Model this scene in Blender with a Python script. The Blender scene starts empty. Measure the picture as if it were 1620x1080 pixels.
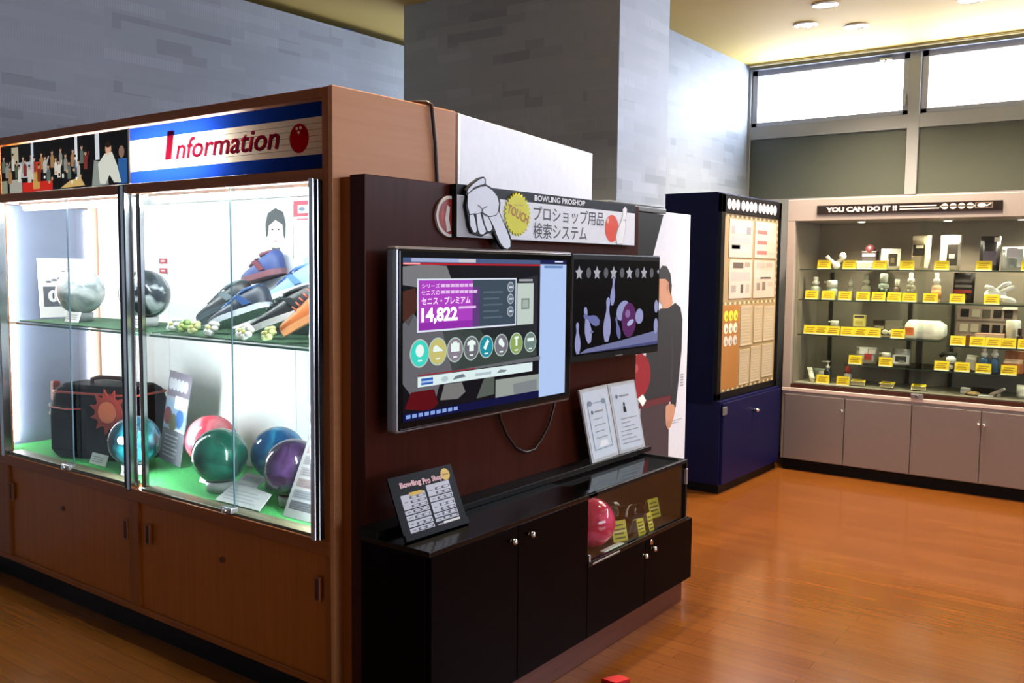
import bpy, bmesh, math, random
from mathutils import Vector, Matrix, noise as mnoise

S = bpy.context.scene
COL = S.collection
PI = math.pi
random.seed(7)

# ------------------------------------------------------------------ camera
cam_d = bpy.data.cameras.new('camera')
cam_d.sensor_width = 36.0
cam_d.lens = 36.0 * 1457.7 / 1620.0
cam_d.clip_start = 0.05
cam = bpy.data.objects.new('camera', cam_d)
COL.objects.link(cam)
_pitch, _roll, _yaw = 0.0810264, 0.0103403, 0.6390294
_d = Vector((-math.sin(_yaw) * math.cos(_pitch), math.cos(_yaw) * math.cos(_pitch), -math.sin(_pitch)))
_r = Vector((math.cos(_yaw), math.sin(_yaw), 0))
_u = _r.cross(_d)
_c, _s = math.cos(_roll), math.sin(_roll)
_r2 = _c * _r + _s * _u
_u2 = -_s * _r + _c * _u
cam.matrix_world = Matrix(((_r2.x, _u2.x, -_d.x, 0), (_r2.y, _u2.y, -_d.y, 0), (_r2.z, _u2.z, -_d.z, 1.5), (0, 0, 0, 1)))
S.camera = cam

# ------------------------------------------------------------------ world, exposure, large lights
W = bpy.data.worlds.new('world')
S.world = W
W.use_nodes = True
W.node_tree.nodes['Background'].inputs[0].default_value = (0.92, 0.95, 1.0, 1)
W.node_tree.nodes['Background'].inputs[1].default_value = 0.27
S.view_settings.view_transform = 'Standard'
S.view_settings.look = 'None'
S.view_settings.gamma = 1.0
S.view_settings.use_curve_mapping = False
S.view_settings.exposure = 0.0

WINDOW_GLOW = 32.0         # daylight in the frosted clerestory panes
ADDED_WINDOW_GLOW = 12.5     # glow of the unseen window added across the floor
DOWNLIGHT_W = 270.0         # each recessed ceiling lamp
TUBE_GLOW = 105.0          # fluorescent tubes in the display cabinet
HEADER_GLOW = 62.0
SPOT_W = 34.0              # showcase halogen spots


def spot_lamp(name, loc, watts, size=PI * 0.7, blend=0.8, col=(1, .80, .58), radius=.05):
    l = bpy.data.lights.new(name, 'SPOT')
    l.energy = watts; l.spot_size = size; l.spot_blend = blend; l.color = col; l.shadow_soft_size = radius
    o = bpy.data.objects.new(name, l); COL.objects.link(o); o.location = loc
    return o


# ------------------------------------------------------------------ materials
def lin(h):
    h = h.lstrip('#')
    v = [int(h[i:i + 2], 16) / 255 for i in (0, 2, 4)]
    return tuple((x / 12.92 if x <= 0.04045 else ((x + 0.055) / 1.055) ** 2.4) for x in v) + (1,)


_M = {}


def pm(col, rough=.5, metal=0.0, em=0.0, var=.06, scale=25.0, spec=.5, coat=0.0, bump=0.0, trans=0.0):
    """procedural principled material: colour with a little noise in it"""
    key = (col, rough, metal, em, var, scale, spec, coat, bump, trans)
    if key in _M: return _M[key]
    m = bpy.data.materials.new('mat_' + col.strip('#') + '_%d' % len(_M))
    m.use_nodes = True
    nt = m.node_tree; b = nt.nodes['Principled BSDF']
    c = lin(col)
    b.inputs['Roughness'].default_value = rough
    b.inputs['Metallic'].default_value = metal
    b.inputs['Specular IOR Level'].default_value = spec
    b.inputs['Coat Weight'].default_value = coat
    b.inputs['Coat Roughness'].default_value = .05
    if em:
        b.inputs['Emission Color'].default_value = c
        b.inputs['Emission Strength'].default_value = em
        b.inputs['Base Color'].default_value = (c[0] * .2, c[1] * .2, c[2] * .2, 1)
    else:
        tc = nt.nodes.new('ShaderNodeTexCoord')
        n = nt.nodes.new('ShaderNodeTexNoise'); n.inputs['Scale'].default_value = scale; n.inputs['Detail'].default_value = 3
        mx = nt.nodes.new('ShaderNodeMix'); mx.data_type = 'RGBA'
        mx.inputs[6].default_value = tuple(x * (1 - var) for x in c[:3]) + (1,)
        mx.inputs[7].default_value = tuple(min(1, x * (1 + var)) for x in c[:3]) + (1,)
        nt.links.new(tc.outputs['Object'], n.inputs['Vector'])
        nt.links.new(n.outputs['Fac'], mx.inputs[0]); nt.links.new(mx.outputs[2], b.inputs['Base Color'])
        if bump:
            bp = nt.nodes.new('ShaderNodeBump'); bp.inputs['Strength'].default_value = bump; bp.inputs['Distance'].default_value = .004
            nt.links.new(n.outputs['Fac'], bp.inputs['Height']); nt.links.new(bp.outputs[0], b.inputs['Normal'])
    if trans:
        b.inputs['Transmission Weight'].default_value = trans
    _M[key] = m
    return m


def newmat(name):
    m = bpy.data.materials.new(name); m.use_nodes = True
    return m, m.node_tree, m.node_tree.nodes['Principled BSDF']


def ramp(nt, src, stops):
    r = nt.nodes.new('ShaderNodeValToRGB')
    while len(r.color_ramp.elements) < len(stops): r.color_ramp.elements.new(.5)
    for e, (p, c) in zip(r.color_ramp.elements, stops):
        e.position = p; e.color = c
    nt.links.new(src, r.inputs[0])
    return r.outputs[0]


def mathn(nt, op, a, b=None):
    n = nt.nodes.new('ShaderNodeMath'); n.operation = op
    for i, v in enumerate((a, b)):
        if v is None: continue
        if isinstance(v, (int, float)): n.inputs[i].default_value = v
        else: nt.links.new(v, n.inputs[i])
    return n.outputs[0]


def mixn(nt, f, a, b, mode='MIX'):
    n = nt.nodes.new('ShaderNodeMix'); n.data_type = 'RGBA'; n.blend_type = mode
    for i, v in ((0, f), (6, a), (7, b)):
        if isinstance(v, (int, float)): n.inputs[i].default_value = v
        elif isinstance(v, tuple): n.inputs[i].default_value = v
        else: nt.links.new(v, n.inputs[i])
    return n.outputs[2]


def swiz(nt, order):
    """geometry position with its axes re-ordered"""
    g = nt.nodes.new('ShaderNodeNewGeometry'); s = nt.nodes.new('ShaderNodeSeparateXYZ'); c = nt.nodes.new('ShaderNodeCombineXYZ')
    nt.links.new(g.outputs['Position'], s.inputs[0])
    for i, a in enumerate(order): nt.links.new(s.outputs['XYZ'.index(a)], c.inputs[i])
    return c.outputs[0]


def wood(name, dark, light, order='ZXY', rough=.4, scale=1.0, coat=.0, spec=.3):
    m, nt, b = newmat(name)
    v = swiz(nt, order)
    mp = nt.nodes.new('ShaderNodeMapping'); mp.inputs['Scale'].default_value = (1.2 * scale, 26 * scale, 26 * scale)
    nt.links.new(v, mp.inputs[0])
    n = nt.nodes.new('ShaderNodeTexNoise'); n.inputs['Scale'].default_value = 1.6; n.inputs['Detail'].default_value = 6; n.inputs['Roughness'].default_value = .6
    nt.links.new(mp.outputs[0], n.inputs['Vector'])
    col = ramp(nt, n.outputs['Fac'], [(.25, lin(dark)), (.75, lin(light))])
    nt.links.new(col, b.inputs['Base Color'])
    b.inputs['Roughness'].default_value = rough
    b.inputs['Coat Weight'].default_value = coat
    b.inputs['Specular IOR Level'].default_value = spec
    return m


def wall_tile(name, order, tint=(1, 1, 1)):
    """grey wall covering: slim blocks of slightly different tone, some finely ribbed"""
    m, nt, b = newmat(name)
    v = swiz(nt, order)
    def brick(w, h, seed, off):
        mp = nt.nodes.new('ShaderNodeMapping'); mp.inputs['Location'].default_value = (seed, seed * .37, 0); nt.links.new(v, mp.inputs[0])
        t = nt.nodes.new('ShaderNodeTexBrick'); t.inputs['Scale'].default_value = 1.0
        t.inputs['Brick Width'].default_value = w; t.inputs['Row Height'].default_value = h; t.inputs['Mortar Size'].default_value = 0.0
        t.offset = off; t.inputs['Color1'].default_value = (0, 0, 0, 1); t.inputs['Color2'].default_value = (1, 1, 1, 1)
        t.inputs['Bias'].default_value = 0.0
        nt.links.new(mp.outputs[0], t.inputs['Vector'])
        return t.outputs['Color']
    a = brick(.27, .055, 3.1, .37); c = brick(.43, .085, 7.7, .61)
    base = mathn(nt, 'ADD', mathn(nt, 'MULTIPLY', a, .55), mathn(nt, 'MULTIPLY', c, .45))
    # ribs where a block is light
    sep = nt.nodes.new('ShaderNodeSeparateXYZ'); nt.links.new(v, sep.inputs[0])
    ribs = mathn(nt, 'SINE', mathn(nt, 'MULTIPLY', sep.outputs[0], 420.0))
    sel = mathn(nt, 'GREATER_THAN', c, .72)
    ribs = mathn(nt, 'MULTIPLY', mathn(nt, 'MULTIPLY', ribs, sel), .16)
    f = mathn(nt, 'ADD', base, ribs)
    col = ramp(nt, f, [(.0, lin('#b3b6b8')), (.14, lin('#bec1c3')), (.3, lin('#cdd0d2')), (.7, lin('#d2d5d7')), (.92, lin('#dee0e2'))])
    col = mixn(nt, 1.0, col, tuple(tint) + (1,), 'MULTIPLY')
    nt.links.new(col, b.inputs['Base Color'])
    b.inputs['Roughness'].default_value = .55
    bp = nt.nodes.new('ShaderNodeBump'); bp.inputs['Strength'].default_value = .15; bp.inputs['Distance'].default_value = .004
    nt.links.new(f, bp.inputs['Height']); nt.links.new(bp.outputs[0], b.inputs['Normal'])
    return m


def floor_mat():
    m, nt, b = newmat('floor_vinyl')
    v = swiz(nt, 'XYZ')
    t = nt.nodes.new('ShaderNodeTexBrick'); t.inputs['Scale'].default_value = 1.0
    t.inputs['Brick Width'].default_value = 1.1; t.inputs['Row Height'].default_value = .075; t.inputs['Mortar Size'].default_value = .0012
    t.inputs['Color1'].default_value = lin('#774418'); t.inputs['Color2'].default_value = lin('#804b1d'); t.inputs['Mortar'].default_value = lin('#6a3a12')
    t.offset = .41
    nt.links.new(v, t.inputs['Vector'])
    mp = nt.nodes.new('ShaderNodeMapping'); mp.inputs['Scale'].default_value = (1.6, 30, 1); nt.links.new(v, mp.inputs[0])
    n = nt.nodes.new('ShaderNodeTexNoise'); n.inputs['Scale'].default_value = 2.0; n.inputs['Detail'].default_value = 5; nt.links.new(mp.outputs[0], n.inputs['Vector'])
    g = ramp(nt, n.outputs['Fac'], [(.25, (.82, .80, .78, 1)), (.75, (1.08, 1.06, 1.04, 1))])
    col = mixn(nt, 1.0, t.outputs['Color'], g, 'MULTIPLY')
    nt.links.new(col, b.inputs['Base Color'])
    b.inputs['Roughness'].default_value = .15
    b.inputs['Specular IOR Level'].default_value = .75
    n2 = nt.nodes.new('ShaderNodeTexNoise'); n2.inputs['Scale'].default_value = 7.0; n2.inputs['Detail'].default_value = 3; nt.links.new(v, n2.inputs['Vector'])
    bp = nt.nodes.new('ShaderNodeBump'); bp.inputs['Strength'].default_value = .06; bp.inputs['Distance'].default_value = .012
    nt.links.new(n2.outputs['Fac'], bp.inputs['Height']); nt.links.new(bp.outputs[0], b.inputs['Normal'])
    return m


def clear_glass(name, tint=(.95, .98, .97, 1), refl=.16):
    m = bpy.data.materials.new(name); m.use_nodes = True; nt = m.node_tree
    nt.nodes.remove(nt.nodes['Principled BSDF']); out = nt.nodes['Material Output']
    t = nt.nodes.new('ShaderNodeBsdfTransparent'); t.inputs[0].default_value = tint
    g = nt.nodes.new('ShaderNodeBsdfGlossy'); g.inputs['Roughness'].default_value = .02
    fr = nt.nodes.new('ShaderNodeFresnel'); fr.inputs[0].default_value = 1.35
    f = mathn(nt, 'MULTIPLY', fr.outputs[0], refl)
    mx = nt.nodes.new('ShaderNodeMixShader')
    nt.links.new(f, mx.inputs[0]); nt.links.new(t.outputs[0], mx.inputs[1]); nt.links.new(g.outputs[0], mx.inputs[2]); nt.links.new(mx.outputs[0], out.inputs[0])
    return m


def backlit(col, dens=.85):
    """translucent print on a light box"""
    key = 'backlit_' + col.strip('#')
    if key in _M: return _M[key]
    m = bpy.data.materials.new(key); _M[key] = m; m.use_nodes = True; nt = m.node_tree
    nt.nodes.remove(nt.nodes['Principled BSDF']); out = nt.nodes['Material Output']
    t = nt.nodes.new('ShaderNodeBsdfTranslucent'); t.inputs[0].default_value = lin(col)
    d = nt.nodes.new('ShaderNodeBsdfDiffuse'); d.inputs[0].default_value = lin(col)
    mx = nt.nodes.new('ShaderNodeMixShader'); mx.inputs[0].default_value = dens
    nt.links.new(d.outputs[0], mx.inputs[1]); nt.links.new(t.outputs[0], mx.inputs[2]); nt.links.new(mx.outputs[0], out.inputs[0])
    return m


def turf_mat(name, c1, c2):
    m, nt, b = newmat(name)
    v = swiz(nt, 'XYZ')
    n = nt.nodes.new('ShaderNodeTexNoise'); n.inputs['Scale'].default_value = 260; n.inputs['Detail'].default_value = 4; nt.links.new(v, n.inputs['Vector'])
    nt.links.new(ramp(nt, n.outputs['Fac'], [(.3, lin(c1)), (.7, lin(c2))]), b.inputs['Base Color'])
    b.inputs['Roughness'].default_value = .9
    bp = nt.nodes.new('ShaderNodeBump'); bp.inputs['Strength'].default_value = .8; bp.inputs['Distance'].default_value = .006
    nt.links.new(n.outputs['Fac'], bp.inputs['Height']); nt.links.new(bp.outputs[0], b.inputs['Normal'])
    return m


def swirl(name, c1, c2, c3, scale=9, rough=.12):
    """marbled bowling-ball resin"""
    m, nt, b = newmat(name)
    tc = nt.nodes.new('ShaderNodeTexCoord')
    n = nt.nodes.new('ShaderNodeTexNoise'); n.inputs['Scale'].default_value = scale; n.inputs['Detail'].default_value = 2.5; n.inputs['Distortion'].default_value = 1.6
    nt.links.new(tc.outputs['Object'], n.inputs['Vector'])
    nt.links.new(ramp(nt, n.outputs['Fac'], [(.36, lin(c1)), (.5, lin(c2)), (.62, lin(c3))]), b.inputs['Base Color'])
    b.inputs['Roughness'].default_value = rough
    b.inputs['Coat Weight'].default_value = .3
    return m


# ------------------------------------------------------------------ mesh builder
ORG = {}


class MB:
    def __init__(s, xf=None):
        s.bm = bmesh.new(); s.mats = []; s.xf = xf or Matrix.Identity(4)

    def mi(s, m):
        if m not in s.mats: s.mats.append(m)
        return s.mats.index(m)

    def v(s, p): return s.bm.verts.new(s.xf @ Vector(p))

    def face(s, vs, m, smooth=False):
        try: f = s.bm.faces.new(vs)
        except ValueError: return None
        f.material_index = s.mi(m); f.smooth = smooth
        return f

    def box(s, x0, x1, y0, y1, z0, z1, m, bev=0.0, seg=2):
        vs = [s.v((x, y, z)) for x in (x0, x1) for y in (y0, y1) for z in (z0, z1)]
        fs = [s.face([vs[i] for i in q], m) for q in ((0, 1, 3, 2), (4, 6, 7, 5), (0, 4, 5, 1), (2, 3, 7, 6), (0, 2, 6, 4), (1, 5, 7, 3))]
        if bev:
            es = list({e for f in fs for e in f.edges})
            bmesh.ops.bevel(s.bm, geom=es, offset=bev, segments=seg, affect='EDGES', profile=.5)
        return s

    def prism(s, pts, fr, d0, d1, m, mside=None):
        """outline pts (a,b) in frame fr, from depth d0 to d1 along its normal"""
        A = [s.v(fr.p(a, b, d0)) for a, b in pts]; B = [s.v(fr.p(a, b, d1)) for a, b in pts]
        s.face(B, m); s.face(A[::-1], mside or m)
        n = len(pts)
        for i in range(n): s.face([A[i], A[(i + 1) % n], B[(i + 1) % n], B[i]], mside or m)
        return s

    def ring(s, rings, m, closed_u=True, cap0=True, cap1=True, smooth=True):
        R = [[s.v(p) for p in r] for r in rings]
        n = len(R[0])
        for a, b in zip(R, R[1:]):
            for i in range(n if closed_u else n - 1):
                s.face([a[i], a[(i + 1) % n], b[(i + 1) % n], b[i]], m, smooth)
        if cap0: s.face(R[0][::-1], m)
        if cap1: s.face(R[-1], m)
        return s

    def cyl(s, p0, p1, r0, r1, m, seg=20, smooth=True):
        p0 = Vector(p0); p1 = Vector(p1); ax = (p1 - p0).normalized()
        t = ax.orthogonal().normalized(); q = ax.cross(t)
        rg = lambda c, r: [c + t * (r * math.cos(2 * PI * i / seg)) + q * (r * math.sin(2 * PI * i / seg)) for i in range(seg)]
        return s.ring([rg(p0, r0), rg(p1, r1)], m, smooth=smooth)

    def lathe(s, c, prof, m, seg=20, sx=1.0, sy=1.0, caps=True):
        c = Vector(c)
        return s.ring([[c + Vector((max(r, 1e-4) * sx * math.cos(2 * PI * i / seg), max(r, 1e-4) * sy * math.sin(2 * PI * i / seg), z)) for i in range(seg)] for r, z in prof], m, cap0=caps, cap1=caps)

    def ball(s, c, r, m, seg=40, sz=1.0, sx=1.0, sy=1.0):
        n = seg // 2
        return s.lathe(c, [(r * math.sin(PI * k / n), -r * sz * math.cos(PI * k / n)) for k in range(n + 1)], m, seg, sx, sy)

    def tube(s, pts, r, m, seg=8):
        P = [Vector(p) for p in pts]; rings = []; t = None
        for i, p in enumerate(P):
            d = (P[min(i + 1, len(P) - 1)] - P[max(i - 1, 0)]).normalized()
            t = (t - d * t.dot(d)).normalized() if t is not None else d.orthogonal().normalized()
            q = d.cross(t)
            rings.append([p + t * (r * math.cos(2 * PI * k / seg)) + q * (r * math.sin(2 * PI * k / seg)) for k in range(seg)])
        return s.ring(rings, m)

    # ---- flat print on a frame
    def poly(s, fr, pts, m, layer=1, step=.0005):
        s.face([s.v(fr.p(a, b, layer * step)) for a, b in pts], m); return s

    def rect(s, fr, a0, b0, a1, b1, m, layer=1): return s.poly(fr, [(a0, b0), (a1, b0), (a1, b1), (a0, b1)], m, layer)

    def ell(s, fr, ca, cb, ra, rb, m, layer=1, seg=24, rot=0.0):
        cr, sr = math.cos(rot), math.sin(rot); pts = []
        for i in range(seg):
            x = ra * math.cos(2 * PI * i / seg); y = rb * math.sin(2 * PI * i / seg)
            pts.append((ca + x * cr - y * sr, cb + x * sr + y * cr))
        return s.poly(fr, pts, m, layer)

    def text(s, fr, body, a0, b0, a1, b1, m, layer=2, shear=0.0, bold=0.0, rot=0.0, step=.0005, depth=0.0):
        """lettering fitted into the box a0..a1, b0..b1 of the frame"""
        cu = bpy.data.curves.new('lettering', 'FONT'); cu.body = body; cu.shear = shear; cu.offset = bold; cu.resolution_u = 3
        o = bpy.data.objects.new('lettering', cu); COL.objects.link(o)
        dg = bpy.context.evaluated_depsgraph_get(); dg.update()
        me = bpy.data.meshes.new_from_object(o.evaluated_get(dg))
        bpy.data.objects.remove(o); bpy.data.curves.remove(cu)
        if len(me.vertices):
            xs = [v.co.x for v in me.vertices]; ys = [v.co.y for v in me.vertices]
            x0, x1, y0, y1 = min(xs), max(xs), min(ys), max(ys)
            ca, cb = (a0 + a1) / 2, (b0 + b1) / 2; cr, sr = math.cos(rot), math.sin(rot)
            V = []
            for v in me.vertices:
                a = ((v.co.x - x0) / (x1 - x0) - .5) * (a1 - a0); b = ((v.co.y - y0) / max(y1 - y0, 1e-6) - .5) * (b1 - b0)
                V.append(s.v(fr.p(ca + a * cr - b * sr, cb + a * sr + b * cr, layer * step)))
            for p in me.polygons: s.face([V[i] for i in p.vertices], m)
        bpy.data.meshes.remove(me)
        return s

    def build(s, name, parent=None, origin=None, smooth=None, sub=0):
        bmesh.ops.recalc_face_normals(s.bm, faces=[f for f in s.bm.faces])
        return s._link(name, parent, origin, sub)

    def build_raw(s, name, parent=None, origin=None, sub=0): return s._link(name, parent, origin, sub)

    def _link(s, name, parent, origin, sub):
        if parent is not None: og = Vector(ORG[parent.name])
        elif origin is not None: og = Vector(origin)
        else:
            lo = Vector((1e9,) * 3); hi = Vector((-1e9,) * 3)
            for v in s.bm.verts:
                for i in range(3): lo[i] = min(lo[i], v.co[i]); hi[i] = max(hi[i], v.co[i])
            og = Vector(((lo.x + hi.x) / 2, (lo.y + hi.y) / 2, lo.z))
        for v in s.bm.verts: v.co -= og
        me = bpy.data.meshes.new(name); s.bm.to_mesh(me); s.bm.free()
        for m in s.mats: me.materials.append(m)
        o = bpy.data.objects.new(name, me); COL.objects.link(o)
        if parent is not None: o.parent = parent
        else: o.location = og
        ORG[o.name] = tuple(og)
        if sub:
            md = o.modifiers.new('smooth', 'SUBSURF'); md.levels = sub; md.render_levels = sub
        return o


class Fr:
    """flat frame: origin o, right u, up v; normal faces the viewer of the print"""
    def __init__(s, o, u, v):
        s.o = Vector(o); s.u = Vector(u).normalized(); s.v = Vector(v).normalized(); s.n = s.u.cross(s.v)

    def p(s, a, b, c=0.0): return s.o + s.u * a + s.v * b + s.n * c


def fx(x): return Fr((x, 0, 0), (0, 1, 0), (0, 0, 1))     # faces +X: a = world Y, b = world Z
def fy(y): return Fr((0, y, 0), (1, 0, 0), (0, 0, 1))     # faces -Y: a = world X, b = world Z
def fz(z): return Fr((0, 0, z), (1, 0, 0), (0, 1, 0))     # faces up


def tag(o, label, cat, group=None, kind=None):
    o['label'] = label; o['category'] = cat
    if group: o['group'] = group
    if kind: o['kind'] = kind
    return o


def thing(name, label, cat, loc, group=None, rotz=0.0):
    o = bpy.data.objects.new(name, None); COL.objects.link(o); o.location = loc; o.empty_display_size = .05
    if rotz: o.rotation_euler = (0, 0, rotz)
    ORG[o.name] = tuple(loc) if not rotz else (0, 0, 0)
    return tag(o, label, cat, group)


def struct(o, label=None):
    o['kind'] = 'structure'
    if label: o['label'] = label
    return o


def panels(par, mt, bev, items):
    for name, *q in items: MB().box(*q, mt, bev).build(name, par)


def kids(o): return [c for c in bpy.data.objects if c.parent == o]


def copy_tree(o, loc, label, group=None, rotz=None):
    r = o.copy(); COL.objects.link(r); r.location = loc; r['label'] = label
    if group: r['group'] = group
    if rotz is not None: r.rotation_euler = (0, 0, rotz)
    for c in kids(o):
        k = c.copy(); COL.objects.link(k); k.parent = r
        for g in kids(c):
            h = g.copy(); COL.objects.link(h); h.parent = k
    return r


# ------------------------------------------------------------------ shared materials
CHROME = pm('#c9ccd2', .18, 1.0, var=.03)
STEEL = pm('#b5b6ba', .3, .9, var=.04)
BLACK = pm('#070709', .45, spec=.2)
BLACKG = pm('#050507', .14, spec=.3)
WHITE = pm('#f2f3f4', .55)
PAPER = pm('#eef0f1', .7, var=.02)
PAPERG = pm('#d4d6d9', .7, var=.03)
INK = pm('#15161a', .6)
INKG = pm('#8b9097', .7)
YEL = pm('#f0d21c', .55)
OAK_V = wood('cabinet_oak_upright', '#83430f', '#9c571a', 'ZXY')
OAK_H = wood('cabinet_oak_rail', '#83430f', '#9a551a', 'XYZ')
OAK_SIDE_LIT = wood('cabinet_oak_end_lit', '#bd8154', '#c68c60', 'YZX', rough=.45)  # paler than the front oak: its stronger light is put into the colour
OAK_DOOR = wood('cabinet_oak_door', '#9c520e', '#ae6016', 'ZXY')
MAHOG = wood('dark_brown_laminate', '#34120a', '#431a10', 'ZYX', rough=.35, spec=.12)
EBONY = pm('#070101', .45, var=.15, spec=.04)
KICKM = wood('kick_mahogany', '#4d2213', '#63301e', 'YZX', rough=.4)
GLASS = clear_glass('display_glass')
SHELFG = clear_glass('shelf_glass', (.93, .97, .95, 1), .3)
EDGEG = pm('#3f6f60', .1, coat=.5)
TURF = turf_mat('artificial_turf', '#1f7a38', '#46b45f')
TURF_D = turf_mat('dark_turf', '#23432b', '#3f6b47')
NAVY = pm('#0a0c3a', .45, var=.08, spec=.2)
NAVYD = pm('#05062a', .5, var=.08, spec=.12)
GREYF = pm('#a39a97', .42, .25, var=.03)
BEIGEP = pm('#84786a', .6)

# =================================================================== STRUCTURE
fm = floor_mat()
struct(MB().box(-9, 6, -5, 7.9, -.12, 0, fm).build('floor'), 'glossy orange-brown vinyl plank floor')
ceil_m = pm('#b59d52', .8, var=.03, scale=3)
struct(MB().box(-9, 6, -5, 7.9, 3.16, 3.3, ceil_m).build('ceiling'), 'tan painted ceiling with recessed downlights')
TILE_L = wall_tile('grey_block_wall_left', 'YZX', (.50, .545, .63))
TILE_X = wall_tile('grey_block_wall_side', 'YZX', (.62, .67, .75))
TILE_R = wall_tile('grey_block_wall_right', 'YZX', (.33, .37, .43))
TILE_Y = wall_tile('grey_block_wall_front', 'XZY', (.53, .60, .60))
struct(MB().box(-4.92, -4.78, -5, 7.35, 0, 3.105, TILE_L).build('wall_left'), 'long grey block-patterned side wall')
pil = MB()
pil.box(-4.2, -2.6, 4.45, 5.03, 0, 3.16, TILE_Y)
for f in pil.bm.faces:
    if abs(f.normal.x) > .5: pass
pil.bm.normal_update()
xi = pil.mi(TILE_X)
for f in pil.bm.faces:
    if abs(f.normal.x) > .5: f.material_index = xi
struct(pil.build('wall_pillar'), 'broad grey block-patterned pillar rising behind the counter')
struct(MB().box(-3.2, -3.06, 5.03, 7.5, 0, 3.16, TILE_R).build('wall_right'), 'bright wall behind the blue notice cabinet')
struct(MB().box(-9, -4.92, 4.6, 4.7, 0, 3.16, pm('#2b4f86', .6)).build('wall_far'), 'blue wall beyond the grey side wall')
ws = MB(); WSM = pm('#6f5c4b', .7)
ws.box(6, 6.15, -5, 7.9, 0, 1.0, WSM); ws.box(6, 6.15, -5, 7.9, 2.6, 3.16, WSM); ws.box(6, 6.15, -5, 0, 1.0, 2.6, WSM); ws.box(6, 6.15, 5.0, 7.9, 1.0, 2.6, WSM)
struct(ws.build('wall_side'), 'brown wall on the far side of the open floor')
# window wall
FRAMEC = pm('#7c7f82', .5, var=.03)
PANEL = pm('#42473f', .35, var=.05)
MULL = [(-4.6, -4.5), (-3.2, -3.04), (-1.81, -1.73), (-.47, -.39), (.87, .95), (2.21, 2.29), (3.55, 3.63), (4.9, 5.0)]
wb = MB()
wb.box(-4.78, 6, 7.35, 7.5, 0, 2.07, FRAMEC)
wb.box(-4.78, 6, 7.35, 7.5, 2.56, 2.66, FRAMEC)
wb.box(-4.78, 6, 7.35, 7.5, 3.13, 3.16, FRAMEC)
for a, b_ in MULL: wb.box(a, b_, 7.345, 7.5, 2.07, 3.13, FRAMEC)
struct(wb.build('wall_back'), 'grey framed window wall above the showcase')
WIN = pm('#dfeaff', .6, em=WINDOW_GLOW)
WINF = pm('#8d909a', .45, .2)
for i in range(len(MULL) - 1):
    x0, x1 = MULL[i][1], MULL[i + 1][0]
    if x0 < -3.0 and x1 > -3.3 and i == 1: pass
    w = struct(MB().box(x0, x1, 7.40, 7.44, 2.66, 3.13, WINF).build('window_%d' % (i + 1)), 'high window pane glowing white with daylight')
    # only a slim frame: replace the slab by four bars
    me = w.data; me.clear_geometry()
    t = MB(); o = Vector(ORG[w.name])
    for q in ((x0, x1, 2.66, 2.70), (x0, x1, 3.07, 3.13), (x0, x0 + .05, 2.66, 3.13), (x1 - .05, x1, 2.66, 3.13)):
        t.box(q[0] - o.x, q[1] - o.x, 7.37 - o.y, 7.43 - o.y, q[2] - o.z, q[3] - o.z, WINF, .006)
    t.bm.to_mesh(me); t.bm.free(); me.materials.clear(); me.materials.append(WINF)
    MB().box(x0 + .05, x1 - .05, 7.405, 7.415, 2.70, 3.07, WIN).build('pane', w)
    h = MB()
    h.box(x1 - .22, x1 - .13, 7.345, 7.372, 3.075, 3.095, STEEL, .004)
    h.cyl((x1 - .17, 7.35, 3.075), (x1 - .19, 7.34, 3.05), .008, .006, STEEL, 10)
    h.build('latch', w)
    h = MB(); h.box(x1 - .045, x1 - .02, 7.345, 7.372, 2.73, 2.81, INKG, .004).build('stay', w)
    struct(MB().box(x0, x1, 7.37, 7.40, 2.07, 2.56, PANEL).build('trim_%d' % (i + 1)), 'dark grey-green panel below the high window')
w = struct(MB().box(-4.6, -3.25, 7.33, 7.35, .8, .85, WINF).box(-4.6, -3.25, 7.33, 7.35, 2.45, 2.5, WINF).box(-4.6, -4.55, 7.33, 7.35, .85, 2.45, WINF).box(-3.3, -3.25, 7.33, 7.35, .85, 2.45, WINF).build('window_21'), 'bright window in the passage behind the pillar')
MB().box(-4.55, -3.3, 7.335, 7.345, .85, 2.45, pm('#dfeaff', .6, em=WINDOW_GLOW * .7)).build('pane', w)
w = struct(MB().box(5.98, 6.02, 0, 5.0, 1.0, 1.05, WINF).box(5.98, 6.02, 0, 5.0, 2.55, 2.6, WINF).box(5.98, 6.02, 2.45, 2.55, 1.05, 2.55, WINF).build('window_20'), 'wide unseen side window added across the open floor')  # unseen window, added to brighten the surfaces that face across the floor
MB().box(6.0, 6.01, 0, 5.0, 1.05, 2.55, pm('#e4edff', .6, em=ADDED_WINDOW_GLOW)).build('pane', w)
struct(MB().box(-3.04, 6, 7.30, 7.335, 3.11, 3.135, pm('#3b3d42', .4)).box(-3.04, 6, 7.30, 7.335, 3.137, 3.145, WHITE).build('trim_20'), 'thin dark rail along the ceiling above the windows')

# ------------------------------------------------------------------ ceiling downlights
LAMPG = pm('#fff2dc', .5, em=14)
RINGM = pm('#d8d6d2', .35, .4)


def make_downlight(label):
    t = thing('ceiling_downlight', label, 'ceiling light', (0, 0, 0), 'recessed downlights in the tan ceiling')
    m = MB(); seg = 28
    prof = [(.078, 0), (.082, -.006), (.070, -.012), (.060, -.006), (.058, .0)]
    m.lathe((0, 0, 0), prof, RINGM, seg); m.build('trim_ring', t)
    m = MB(); m.lathe((0, 0, 0), [(.058, -.004), (.05, -.002), (.03, -.0015), (0, -.001)], pm('#8f8b84', .15, .9), seg); m.build('reflector', t)
    m = MB(); m.tube([(-.046, -.02, -.010), (-.02, -.006, -.014), (.02, .006, -.014), (.046, .02, -.010)], .007, LAMPG, 8); m.build('lamp', t)
    return t


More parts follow.
